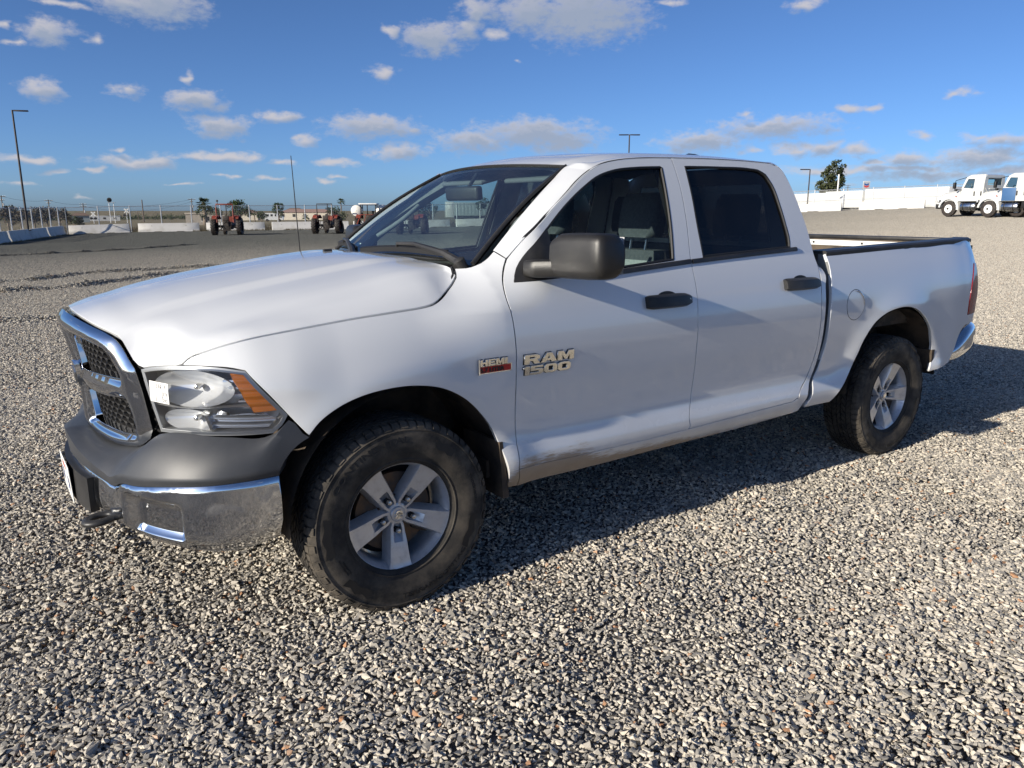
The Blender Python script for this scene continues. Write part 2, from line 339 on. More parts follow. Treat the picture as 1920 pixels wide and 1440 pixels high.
def tyre_mat():
    m = mat('tyre_rubber', (.016, .016, .017), .78, spec=.35); n = NT(m); x, y, z = n.xyz()
    r = n.math('SQRT', n.math('ADD', n.math('MULTIPLY', x, x), n.math('MULTIPLY', z, z)))
    d = n.math('MULTIPLY', n.ramp(n.noise(9, 6, .65), .3, .72), n.ramp(n.math('ABSOLUTE', y), .07, .12, .6, 1.1))
    d = n.math('MULTIPLY', d, n.ramp(r, .25, .33, .45, 1.))
    n.col(n.mix(d, (.018, .0175, .0172), (.11, .093, .072))); n.bump(n.noise(160, 3), .15, .004); return m
M['tyre'] = tyre_mat(); M['tyre_text'] = mat('tyre_lettering', (.010, .010, .011), .55)
def alloy():
    m = mat('alloy_wheel_paint', (.6, .6, .61), .30, .45, .5, .06); n = NT(m)
    d = n.ramp(n.noise(30, 6, .65), .42, .8, 0, .45); n.col(n.mix(d, (.55, .555, .57), (.30, .26, .21))); n.put(n.b.inputs['Metallic'], n.ramp(d, 0, .5, .55, .3)); n.rough(n.ramp(d, 0, .5, .33, .6)); return m
M['alloy'] = alloy(); M['steel'] = mat('bright_steel', (.55, .54, .52), .28, 1.); M['rust'] = noisy('brake_iron', (.09, .075, .065), (.16, .10, .06), 20, .6, metal=.6)
M['amber'] = mat('amber_lamp', (1., .27, .010), .14, 0, .5, .04)
M['reflector'] = mat('lamp_reflector', (.88, .89, .90), .2, .5); M['bezel'] = mat('lamp_bezel', (.30, .31, .32), .35, .5)
M['red'] = mat('red_lamp', (.30, .012, .012), .15, 0, .8, .03)
M['seat'] = noisy('grey_seat_cloth', (.045, .05, .055), (.06, .065, .07), 60, .95, .3, 300); M['seat_light'] = noisy('light_seat_cloth', (.20, .21, .21), (.25, .26, .26), 80, .95, .4, 350)
M['trim'] = noisy('interior_trim', (.17, .175, .175), (.20, .205, .205), 20, .75); M['dash'] = noisy('dashboard_vinyl', (.030, .032, .034), (.04, .042, .045), 30, .7)
M['headliner'] = mat('headliner', (.12, .125, .13), .95)
M['white'] = noisy('white_enamel', (.74, .74, .72), (.66, .65, .61), 5, .5); M['paper'] = mat('white_paper', (.82, .81, .78), .7); M['ink'] = mat('ink', (.05, .05, .07), .7)
M['ink_blue'] = mat('blue_ink', (.02, .04, .18), .6); M['ink_red'] = mat('red_ink', (.55, .03, .02), .6)
M['wood_liner'] = noisy('dirty_bed_liner', (.05, .042, .034), (.11, .085, .06), 9, .85, .2, 30)
M['concrete'] = noisy('white_painted_concrete', (.60, .58, .54), (.48, .455, .40), 1.6, .8, .25, 25, lo=.45, hi=.8)
M['pole'] = mat('bronze_pole_paint', (.035, .027, .024), .45); M['wood'] = noisy('weathered_pole_wood', (.085, .065, .05), (.13, .10, .08), 3, .9)
M['galv'] = mat('galvanised_steel', (.46, .47, .48), .45, .7); M['wire'] = mat('wire_black', (.02, .02, .022), .7)
M['tr_red'] = noisy('faded_orange_red_paint', (.22, .036, .018), (.13, .028, .018), 6, .55); M['tr_dark'] = noisy('greasy_iron', (.018, .016, .015), (.045, .034, .028), 9, .7)
M['tank'] = mat('white_poly_tank', (.72, .70, .64), .45); M['truck_white'] = mat('fleet_white_paint', (.56, .56, .535), .35, 0, .8, .04); M['frame_black'] = mat('chassis_black', (.014, .014, .014), .55)
M['galv_white'] = mat('white_wheel', (.72, .72, .70), .45); M['alu'] = mat('polished_tank', (.62, .64, .66), .25, 1.)
# ------------------------------------------------------------------ ground
def sst(a, b, x):
    t = min(1., max(0., (x - a) / (b - a))); return t * t * (3 - 2 * t)
def ground_z(x, y):
    d = math.hypot(x - 1.8, y); q = x - max(0., y - 35) * .55
    z = sst(6, 40, d) * (.004 * max(-60, min(x, 120)) - .0056 * max(-60, min(y, 450)))
    z += 1.95 * sst(14, 90, q) * (1 - sst(140, 420, d)) - .30 * (1 - sst(-2, 14, x)) * sst(25, 60, y) * (1 - sst(140, 420, d))
    return z - .004 * max(0., min(d, 600.) - 100) * (1 - sst(30, 80, q))
def _h(i, j): 
    n = (i * 374761393 + j * 668265263) & 0xffffffff; n = ((n ^ (n >> 13)) * 1274126177) & 0xffffffff; return ((n ^ (n >> 16)) & 0xffff) / 65535.
def vn(x, y):
    i, j = math.floor(x), math.floor(y); u, v = x - i, y - j; u = u * u * (3 - 2 * u); v = v * v * (3 - 2 * v)
    return (_h(i, j) * (1 - u) + _h(i + 1, j) * u) * (1 - v) + (_h(i, j + 1) * (1 - u) + _h(i + 1, j + 1) * u) * v
RIDGES = [((-2.5, 17.3), (-.1, 17.9), (1.1, 19.4), (3.4, 20.1), (6, 20.6)), ((-.8, 14.9), (.66, 15.5), (2.4, 17.4), (5, 18.6)), ((-3, 9.6), (-1, 9.75), (.2, 9.7), (1.4, 10.4)), ((-6, 31), (-.1, 33.9), (5, 37), (9, 41))]
def micro(x, y):
    d = math.hypot(x - CAM.x, y - CAM.y)
    h = (vn(x * 2.3, y * 2.3) - .5) * .045 + (vn(x * .9 + 9, y * .9) - .5) * .06 + (vn(x * 5.2, y * 5.2 + 3) - .5) * .022
    k = 1.
    for wx in (0, 3.569):                               # level under the tyres
        for wy in (-.865, .865):
            k = min(k, sst(.15, .7, math.hypot((x - wx) * .8, y - wy)))
    return h * k * (1 - sst(5.2, 8.4, d))
def ground_material():
    m = mat('gravel_ground', (.3, .28, .25), .95, spec=.2); n = NT(m)
    pos = n.N.new('ShaderNodeNewGeometry').outputs['Position']
    cell = n.voro(42, pos, out='Color'); dist = n.voro(42, pos); big = n.noise(.35, 4, .6, pos); mid = n.noise(3., 4, .6, pos)
    cx = n.N.new('ShaderNodeSeparateColor'); n.L.new(cell, cx.inputs[0])
    stone = n.mix(cx.outputs[0], (.13, .13, .13), (.40, .375, .335))
    stone = n.mix(n.ramp(dist, .35, .62), stone, (.11, .10, .09))
    stone = n.mix(n.math('MULTIPLY', n.ramp(big, .35, .7), .3), stone, (.20, .19, .17))
    X, Y, Z = n.xyz(pos)
    out = n.math('MAXIMUM', n.ramp(n.math('ADD', Y, n.math('MULTIPLY', X, .2493)), 79.5, 80.3), n.math('MAXIMUM', n.ramp(n.math('SUBTRACT', X, n.math('MULTIPLY', Y, .31)), -20.5, -19.9, 1, 0), n.ramp(n.math('ADD', X, n.math('MULTIPLY', Y, .55)), 110, 111)))
    grass = n.mix(n.ramp(mid, .3, .7), (.16, .125, .07), (.24, .20, .12)); grass = n.mix(n.ramp(big, .5, .7), grass, (.07, .085, .035))
    n.col(n.mix(out, stone, grass)); n.bump(dist, .7, .012)
    return m
M['ground'] = ground_material()
def build_ground():
    v = []; f = []
    rs = [0, .5] + [.5 + .16 * i for i in range(1, 62)]
    while rs[-1] < 9000: rs.append(rs[-1] * (1.045 if rs[-1] < 60 else 1.10))
    n = 240
    v.append((CAM.x, CAM.y, ground_z(CAM.x, CAM.y) - .012))
    for r in rs[1:]:
        for k in range(n):
            a = 2 * math.pi * k / n; x = CAM.x + r * math.sin(a); y = CAM.y + r * math.cos(a)
            v.append((x, y, ground_z(x, y) + (micro(x, y) if r < 70 else 0) - .014 - .02 * sst(8, 10, r) - (0 if r < 300 else (r - 300) * 1.2e-4)))
    for k in range(n): f.append((0, 1 + (k + 1) % n, 1 + k))
    for i in range(len(rs) - 2):
        for k in range(n):
            a = 1 + i * n; b = a + n; f.append((a + k, a + (k + 1) % n, b + (k + 1) % n, b + k))
    g = mesh_obj('ground', v, f, M['ground'], smooth=180)
    tag(g, 'flat yard of grey crushed rock running out to the fields', 'ground', kind='structure')
build_ground()
def stone_material(name, instancer):
    m = mat(name, (.36, .34, .30), .92, spec=.25); n = NT(m)
    a = n.N.new('ShaderNodeAttribute'); a.attribute_name = 'tone'; a.attribute_type = 'INSTANCER' if instancer else 'GEOMETRY'
    t = a.outputs['Fac']
    c = n.mix(n.ramp(t, .0, .35), (.20, .19, .172), (.39, .355, .30)); c = n.mix(n.ramp(t, .3, .9), c, (.64, .575, .47)); c = n.mix(n.ramp(t, .975, .99), c, (.42, .22, .11))
    pos = n.N.new('ShaderNodeNewGeometry').outputs['Position']
    c = n.mix(n.ramp(n.noise(120, 3, .6, pos), .3, .75, 0, .35), c, (.26, .25, .235))
    if True:                                             # side-light shading put into the stone colour, darker far off and leftward
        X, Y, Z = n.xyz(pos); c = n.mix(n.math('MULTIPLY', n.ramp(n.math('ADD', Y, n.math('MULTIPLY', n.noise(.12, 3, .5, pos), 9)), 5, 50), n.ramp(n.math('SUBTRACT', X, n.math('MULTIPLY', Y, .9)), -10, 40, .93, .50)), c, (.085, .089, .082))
    n.col(c); n.bump(n.noise(260, 3, .6, pos), .35, .003); return m
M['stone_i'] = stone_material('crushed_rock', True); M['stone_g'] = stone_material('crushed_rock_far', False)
def gravel_nodes(name, far):
    ng = bpy.data.node_groups.new(name, 'GeometryNodeTree'); N, L = ng.nodes, ng.links
    ng.interface.new_socket('Geometry', in_out='INPUT', socket_type='NodeSocketGeometry'); ng.interface.new_socket('Geometry', in_out='OUTPUT', socket_type='NodeSocketGeometry')
    gi = N.new('NodeGroupInput'); go = N.new('NodeGroupOutput')
    def rnd(kind, lo, hi, seed):
        r = N.new('FunctionNodeRandomValue'); r.data_type = kind
        s = {'FLOAT_VECTOR': (0, 1), 'FLOAT': (2, 3), 'INT': (4, 5)}[kind]
        r.inputs[s[0]].default_value = lo; r.inputs[s[1]].default_value = hi; r.inputs['Seed'].default_value = seed
        return {'FLOAT_VECTOR': r.outputs[0], 'FLOAT': r.outputs[1], 'INT': r.outputs[2]}[kind]
    join = N.new('GeometryNodeGeometryToInstance')
    K = 9
    for i in range(K):
        ico = N.new('GeometryNodeMeshIcoSphere'); ico.inputs['Radius'].default_value = 1; ico.inputs['Subdivisions'].default_value = 1
        sp = N.new('GeometryNodeSetPosition'); L.new(ico.outputs[0], sp.inputs[0]); L.new(rnd('FLOAT_VECTOR', (-.62,) * 3, (.62,) * 3, i * 7 + 1), sp.inputs['Offset'])
        hull = N.new('GeometryNodeConvexHull'); L.new(sp.outputs[0], hull.inputs[0])
        tr = N.new('GeometryNodeTransform'); L.new(hull.outputs[0], tr.inputs[0]); tr.inputs['Scale'].default_value = (1.15, .62 + .06 * (i % 5), .52 + .07 * (i % 4))
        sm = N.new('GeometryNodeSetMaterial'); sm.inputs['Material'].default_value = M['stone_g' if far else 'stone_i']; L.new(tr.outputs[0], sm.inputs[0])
        L.new(sm.outputs[0], join.inputs[0])
    def scatter(pts, scale, seed):
        ip = N.new('GeometryNodeInstanceOnPoints'); L.new(pts, ip.inputs['Points']); L.new(join.outputs[0], ip.inputs['Instance']); ip.inputs['Pick Instance'].default_value = True
        L.new(rnd('INT', 0, K - 1, seed), ip.inputs['Instance Index']); L.new(rnd('FLOAT_VECTOR', (-.42, -.42, 0), (.42, .42, 6.283), seed + 1), ip.inputs['Rotation']); L.new(scale, ip.inputs['Scale'])
        st = N.new('GeometryNodeStoreNamedAttribute'); st.data_type = 'FLOAT'; st.domain = 'INSTANCE'; st.inputs['Name'].default_value = 'tone'
        L.new(ip.outputs[0], st.inputs[0]); L.new(rnd('FLOAT', 0, 1, seed + 2), st.inputs['Value']); return st.outputs[0]
    if not far:
        na = N.new('GeometryNodeInputNamedAttribute'); na.data_type = 'FLOAT'; na.inputs[0].default_value = 'size'
        L.new(scatter(gi.outputs[0], na.outputs[0], 21), go.inputs[0]); return ng
    tj = N.new('GeometryNodeGeometryToInstance')
    for t in range(3):
        gr = N.new('GeometryNodeMeshGrid'); gr.inputs['Size X'].default_value = TILE; gr.inputs['Size Y'].default_value = TILE
        dp = N.new('GeometryNodeDistributePointsOnFaces'); dp.inputs['Density'].default_value = 4000; dp.inputs['Seed'].default_value = t + 3; L.new(gr.outputs[0], dp.inputs[0])
        sp = N.new('GeometryNodeSetPosition'); L.new(dp.outputs[0], sp.inputs[0]); L.new(rnd('FLOAT_VECTOR', (0, 0, -.006), (0, 0, .008), t + 50), sp.inputs['Offset'])
        sc = N.new('ShaderNodeMath'); sc.operation = 'POWER'; L.new(rnd('FLOAT', 0, 1, t + 60), sc.inputs[0]); sc.inputs[1].default_value = 1.8
        s2 = N.new('ShaderNodeMath'); s2.operation = 'MULTIPLY_ADD'; L.new(sc.outputs[0], s2.inputs[0]); s2.inputs[1].default_value = .0074; s2.inputs[2].default_value = .0058
        rl = N.new('GeometryNodeRealizeInstances'); L.new(scatter(sp.outputs[0], s2.outputs[0], 70 + t * 5), rl.inputs[0]); L.new(rl.outputs[0], tj.inputs[0])
    ip = N.new('GeometryNodeInstanceOnPoints'); L.new(gi.outputs[0], ip.inputs['Points']); L.new(tj.outputs[0], ip.inputs['Instance']); ip.inputs['Pick Instance'].default_value = True
    L.new(rnd('INT', 0, 2, 5), ip.inputs['Instance Index'])
    na = N.new('GeometryNodeInputNamedAttribute'); na.data_type = 'FLOAT_VECTOR'; na.inputs[0].default_value = 'turn'; L.new(na.outputs[0], ip.inputs['Rotation'])
    L.new(ip.outputs[0], go.inputs[0]); return ng
TILE = 1.0; NEAR_R = 8.2; HALF = R(37.5)
def build_gravel():
    rg = np.random.default_rng(5); sp = 1 / math.sqrt(4100)
    X, Y = np.meshgrid(np.arange(-4, 9, sp), np.arange(-4.5, 6, sp)); X = X.ravel() + rg.uniform(-.6, .6, X.size) * sp; Y = Y.ravel() + rg.uniform(-.6, .6, Y.size) * sp
    dx, dy = X - CAM.x, Y - CAM.y; r = np.hypot(dx, dy); a = (np.arctan2(dx, dy) - YAW + math.pi) % (2 * math.pi) - math.pi
    k = (r > 1.1) & (r < NEAR_R) & (np.abs(a) < HALF + .25 * np.clip(2.2 - r, 0, 2)); X, Y = X[k], Y[k]
    size = .0050 + .0078 * rg.random(X.size) ** 2.0; size *= np.array([.82 + .38 * vn(x * 1.7 + 5, y * 1.7) for x, y in zip(X, Y)]); size[rg.random(X.size) < .012] *= 1.55
    zz = [ground_z(x, y) + micro(x, y) for x, y in zip(X, Y)]; Z = np.array(zz) + rg.uniform(-.005, .005, X.size)
    rx, ry, rz = [], [], []
    for rd in RIDGES:                                    # low windrows left by a grader
        for (ax, ay), (bx, by) in zip(rd, rd[1:]):
            l = math.hypot(bx - ax, by - ay); m = int(l * 900)
            t = rg.random(m); w = rg.normal(0, .17, m); x = ax + (bx - ax) * t - (by - ay) / l * w; y = ay + (by - ay) * t + (bx - ax) / l * w
            hh = [.10 * math.exp(-(q / .17) ** 2) * (.35 + 1.0 * vn(u * 2.3, v * 2.3)) for q, u, v in zip(w, x, y)]
            rx += list(x); ry += list(y); rz += [ground_z(u, v) + q * k ** .4 for u, v, q, k in zip(x, y, hh, rg.random(m))]
    X = np.concatenate([X, rx]); Y = np.concatenate([Y, ry]); Z = np.concatenate([Z, rz]); size = np.concatenate([size, rg.uniform(.010, .020, len(rx))])
    me = bpy.data.meshes.new('gravel'); me.vertices.add(len(X)); me.vertices.foreach_set('co', np.stack([X, Y, Z], 1).ravel().astype(np.float32))
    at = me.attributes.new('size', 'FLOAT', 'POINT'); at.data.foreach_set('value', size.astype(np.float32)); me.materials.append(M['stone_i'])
    o = link(bpy.data.objects.new('gravel', me)); md = o.modifiers.new('stones', 'NODES'); md.node_group = gravel_nodes('near_gravel', False)
    tag(o, 'loose grey and beige crushed rock in the foreground around the pickup', 'gravel', kind='stuff')
    pts = []; trn = []
    n = 92
    for i in range(-n, n + 1):
        for j in range(-n, n + 1):
            x = CAM.x + i * TILE; y = CAM.y + j * TILE; d = math.hypot(i, j) * TILE
            an = (math.atan2(i, j) - YAW + math.pi) % (2 * math.pi) - math.pi
            inw = abs(an) < HALF + .05
            if d > 91 or (not inw and d > 9): continue
            # the near wedge is already covered stone by stone
            far_c = max(math.hypot(i + a, j + b) for a in (-.5, .5) for b in (-.5, .5)) * TILE
            edge = all(abs((math.atan2(i + a, j + b) - YAW + math.pi) % (2 * math.pi) - math.pi) < HALF for a in (-.5, .5) for b in (-.5, .5))
            if far_c < NEAR_R and edge and d > 2.0: continue
            if y + .2493 * x > 79.3 or x - .31 * y < -18.5: continue
            z = ground_z(x, y) - .001
            e = .4; sx = (ground_z(x + e, y) - ground_z(x - e, y)) / (2 * e); sy = (ground_z(x, y + e) - ground_z(x, y - e)) / (2 * e)
            nrm = Vector((-sx, -sy, 1)).normalized(); q = Vector((0, 0, 1)).rotation_difference(nrm) @ Matrix.Rotation(random.choice((0, 1, 2, 3)) * math.pi / 2, 3, 'Z').to_quaternion()
            pts.append((x, y, z)); trn.append(tuple(q.to_euler()))
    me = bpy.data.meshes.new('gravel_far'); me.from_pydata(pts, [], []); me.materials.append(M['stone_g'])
    at = me.attributes.new('turn', 'FLOAT_VECTOR', 'POINT'); at.data.foreach_set('vector', np.array(trn, np.float32).ravel())
    o = link(bpy.data.objects.new('gravel', me)); md = o.modifiers.new('stones', 'NODES'); md.node_group = gravel_nodes('far_gravel', True)
    tag(o, 'grey crushed rock covering the yard farther back', 'gravel', kind='stuff')
build_gravel()
# --- pickup lower body surface ---------------------------------------------
def crom(ts,vs,t):
    """non-uniform monotone-ish cubic (Hermite, finite-difference tangents)"""
    n=len(ts)
    if t<=ts[0]: i=0
    elif t>=ts[-1]: i=n-2
    else:
        i=0
        while ts[i+1]<t: i+=1
    def tan(k):
        if k==0: return (vs[1]-vs[0])/(ts[1]-ts[0])
        if k==n-1: return (vs[-1]-vs[-2])/(ts[-1]-ts[-2])
        a=(vs[k]-vs[k-1])/(ts[k]-ts[k-1]); b=(vs[k+1]-vs[k])/(ts[k+1]-ts[k])
        ha=ts[k]-ts[k-1]; hb=ts[k+1]-ts[k]
        return (a*hb+b*ha)/(ha+hb)
    h=ts[i+1]-ts[i]; s=(t-ts[i])/h
    if t<ts[0] or t>ts[-1]:   # linear extrapolation
        k=0 if t<ts[0] else n-1
        return vs[k]+tan(k)*(t-ts[k])
    m0,m1=tan(i)*h,tan(i+1)*h
    return ((2*s-3)*s*s+1)*vs[i]+((s-2)*s+1)*s*m0+(3-2*s)*s*s*vs[i+1]+(s-1)*s*s*m1
PLAN=[(-.985,0),(-.972,-.2),(-.925,-.42),(-.845,-.60),(-.755,-.745),(-.655,-.855),(-.55,-.928),(-.43,-.968),(-.2,-.988),(.3,-.992),(1.5,-.992),(2.7,-.992),(3.9,-.988),(4.38,-.978),(4.56,-.962),(4.66,-.932),(4.72,-.87),(4.745,-.79)]
def _us():
    i0=9; us=[0]*len(PLAN); us[i0]=PLAN[i0][0]
    for i in range(i0+1,len(PLAN)): us[i]=us[i-1]+math.dist(PLAN[i],PLAN[i-1])
    for i in range(i0-1,-1,-1): us[i]=us[i+1]-math.dist(PLAN[i],PLAN[i+1])
    return us
PU=_us(); PX=[p[0] for p in PLAN]; PY=[p[1] for p in PLAN]
LOWZ=[.30,.40,.44,.48,.52,.55,.60,.66,.74,.86,1.0]
LOWO=[.10,.055,.022,.002,-.003,.002,.020,.030,.026,.010,0.]
def offs(u,z):
    """inward offset of the side skin"""
    o=0.
    if z<1.0: o+=crom(LOWZ,LOWO,z)*(sst(-.45,.3,u) if u<.4 else 1)*(1-.75*sst(3.9,4.3,u))
    # shoulder
    if u<.5:
        z1=.94+.04*sst(-.4,.3,u)
        k=2.0*sst(-1.0,-.4,u)+.5*(1-sst(-1.0,-.4,u)); k=k+(.61-k)*sst(.1,.55,u)
    else: k=.61;z1=.98
    zz=min(z,1.34)
    if zz>z1: o+=k*(zz-z1)**2
    if z>1.34: o+=.30*(z-1.34)+.22*(z-1.34)**2
    # cowl side roll towards the windscreen
    if z>1.17 and u<.85:
        A=1.15*(1-sst(.36,.76,u))*sst(.10,.34,u)
        d=z-1.17; o+=A*d*d/(d+.06)
    # wheel arch flares
    for cx,cz,R,ax in ((.02,.40,.52,1),(3.57,.42,.54,1)):
        r=math.hypot((u-cx),(z-cz)*(1.0))
        if z>.3: o-=.022*math.exp(-((r-R)/.10)**2)
    return o
def plan(u):
    return crom(PU,PX,u),crom(PU,PY,u)
def side(u,z,extra=0.):
    x,y=plan(u); e=1e-3; x2,y2=plan(u+e); x1,y1=plan(u-e)
    tx,ty=(x2-x1),(y2-y1); l=math.hypot(tx,ty); tx/=l;ty/=l
    nx,ny=ty,-tx     # outward (for side: t=(1,0) -> n=(0,-1))
    o=offs(u,z)+extra
    return (x-nx*o,y-ny*o,z)

# --- traced panel outlines in (u, z) on the driver's side; u runs with x ------
SPLIT=[(1.7124,1.845),(1.714,1.725),(1.694,1.54),(1.668,1.36),(1.664,1.30),(1.664,1.2),(1.657,1.05),(1.66,.9),(1.668,.72),(1.655,.62),(1.628,.55),(1.634,.508),(1.623,.4924)]
DOORFRONT=[(.603,1.384),(.575,1.338),(.547,1.283),(.531,1.215),(.538,1.137),(.544,1.035),(.550,.865),(.553,.695),(.5446,.494)]
DOORBOT=[(.5446,.494),(.82,.486),(1.07,.4865),(1.356,.4875),(1.6231,.4924)]
FTOP=[(1.7124,1.845),(1.46,1.834),(1.34,1.8215),(1.24,1.803),(1.162,1.777),(1.062,1.727),(.954,1.655),(.827,1.571),(.687,1.468),(.603,1.384)]
RBOT=[(1.6231,.4924),(2.03,.505),(2.478,.515)]
RREAR=[(2.478,.515),(2.533,.532),(2.564,.573),(2.632,.628),(2.680,.708),(2.697,.78),(2.697,.898),(2.690,1.042),(2.694,1.159),(2.698,1.245),(2.685,1.34),(2.672,1.475),(2.648,1.618),(2.627,1.729),(2.6015,1.801),(2.566,1.833),(2.498,1.8443)]
RTOP=[(2.498,1.8443),(2.299,1.8493),(2.012,1.8505),(1.7124,1.845)]
FWIN=[(.594,1.291),(.631,1.351),(.709,1.4345),(.80,1.5106),(.941,1.6163),(1.071,1.695),(1.174,1.7458),(1.2986,1.779),(1.443,1.7946),(1.612,1.8035),(1.628,1.795),(1.607,1.655),(1.582,1.501),(1.552,1.3445),(1.20,1.3207),(.745,1.2925)]
RWIN=[(1.789,1.8098),(2.065,1.8144),(2.317,1.8121),(2.385,1.8053),(2.433,1.7832),(2.465,1.7263),(2.4813,1.6112),(2.489,1.5034),(2.4925,1.42),(2.4814,1.3787),(1.7566,1.3505),(1.760,1.5188),(1.776,1.6646)]
ARCHF=[(-.3685,.7925),(-.3275,.8368),(-.2604,.8791),(-.1689,.9115),(-.06,.927),(.06,.924),(.1838,.8951),(.275,.845),(.3615,.7664),(.4269,.6805),(.4593,.6064),(.482,.53),(.512,.398)]
HLTOP=[(-.3685,.7925),(-.4343,.8749),(-.5007,.9602),(-.5723,1.0393),(-.6271,1.0496),(-.6846,1.053),(-.7868,1.0538),(-.8125,1.0526)]
SEAM=[(-.8125,1.0526),(-.7824,1.0794),(-.712,1.1069),(-.6097,1.1348),(-.4559,1.1562),(-.3535,1.1657),(-.2667,1.1739),(-.1549,1.185),(.0569,1.2007),(.175,1.2105),(.2113,1.2168),(.2485,1.23),(.3108,1.2616),(.3683,1.2976),(.3914,1.3173),(.4053,1.3458)]
COWLS=[(.4053,1.3458),(.4568,1.3498),(.5093,1.3719),(.5374,1.3895),(.5686,1.4171),(.5857,1.3991),(.603,1.384)]
CABR=[(2.7393,1.2375),(2.733,1.142),(2.7285,.968),(2.733,.822),(2.7314,.7099),(2.6404,.5846),(2.6256,.5445),(2.5635,.4475)]
BEDFRONT=[(2.795,1.34),(2.806,1.2886),(2.805,1.2285),(2.7976,1.1595),(2.790,1.09),(2.783,1.0055),(2.786,.8903),(2.784,.8002),(2.7525,.677),(2.6938,.6054),(2.6777,.547),(2.6084,.4618)]
BEDARCH=[(2.8636,.4576),(2.9366,.5277),(3.04,.625),(3.105,.72),(3.1545,.82),(3.2342,.9063),(3.3395,.9582),(3.4684,.9839),(3.5962,.9852),(3.7072,.9621),(3.8374,.8959),(3.9455,.8035),(4.005,.6979),(4.0114,.6096),(3.98,.5152)]
HLP=[(-1.0013,1.0277),(-.9732,1.0341),(-.8126,1.0526),(-.6846,1.053),(-.5722,1.0393),(-.4343,.8749),(-.4587,.8355),(-.4888,.8125),(-.6395,.8074),(-.9253,.8028)]
HLTOPF=HLTOP[:-1]+[(-.8035,1.0535)]; SEAMF=[(-.8035,1.0610)]+SEAM[1:]
# ------------------------------------------------------------------ panel maker
def spl(pts, res=.03, corner=24):
    """dense curve through the traced points; true corners stay sharp"""
    n = len(pts); out = []
    if n < 3:
        a, b = pts[0], pts[-1]; k = max(1, int(math.dist(a, b) / res)); return [tuple(a[j] + (b[j] - a[j]) * i / k for j in range(len(a))) for i in range(k + 1)]
    def turn(i):
        a = [pts[i][j] - pts[i - 1][j] for j in range(2)]; b = [pts[i + 1][j] - pts[i][j] for j in range(2)]
        return abs(math.degrees(math.atan2(a[0] * b[1] - a[1] * b[0], a[0] * b[0] + a[1] * b[1])))
    brk = [0] + [i for i in range(1, n - 1) if len(pts[0]) == 2 and turn(i) > corner] + [n - 1]
    for s, e in zip(brk, brk[1:]):
        seg = pts[s:e + 1]; t = [0.]
        for a, b in zip(seg, seg[1:]): t.append(t[-1] + max(1e-6, math.dist(a, b)))
        k = max(1, int(t[-1] / res))
        for i in range(k): out.append(tuple(crom(t, [p[j] for p in seg], t[-1] * i / k) if len(seg) > 2 else seg[0][j] + (seg[1][j] - seg[0][j]) * i / k for j in range(len(pts[0]))))
    out.append(tuple(pts[-1])); return out
def loop(*parts, res=.03, corner=24):
    o = []
    for p in parts:
        q = spl(p, res, corner)
        if o and math.dist(o[-1], q[0]) < 1e-6: q = q[1:]
        o += q
    if math.dist(o[0], o[-1]) < 1e-6: o = o[:-1]
    return o
def area(p): return .5 * sum(p[i - 1][0] * p[i][1] - p[i][0] * p[i - 1][1] for i in range(len(p)))
def normals2(p):
    n = len(p); o = []
    for i in range(n):
        a, b, c = p[i - 1], p[i], p[(i + 1) % n]
        d1 = Vector((b[0] - a[0], b[1] - a[1])).normalized(); d2 = Vector((c[0] - b[0], c[1] - b[1])).normalized()
        m = Vector((d1.y + d2.y, -d1.x - d2.x)); l = m.length
        m = m / l if l > 1e-6 else Vector((d1.y, -d1.x)); o.append(m / max(.5, m.dot(Vector((d1.y, -d1.x)))))
    return o                                            # outward for counter-clockwise loops
def inset(p, g): return [(q[0] - n.x * g, q[1] - n.y * g) for q, n in zip(p, normals2(p))]
def pip(x, y, poly):
    c = False; j = len(poly) - 1
    for i in range(len(poly)):
        xi, yi = poly[i]; xj, yj = poly[j]
        if (yi > y) != (yj > y) and x < (xj - xi) * (y - yi) / (yj - yi) + xi: c = not c
        j = i
    return c
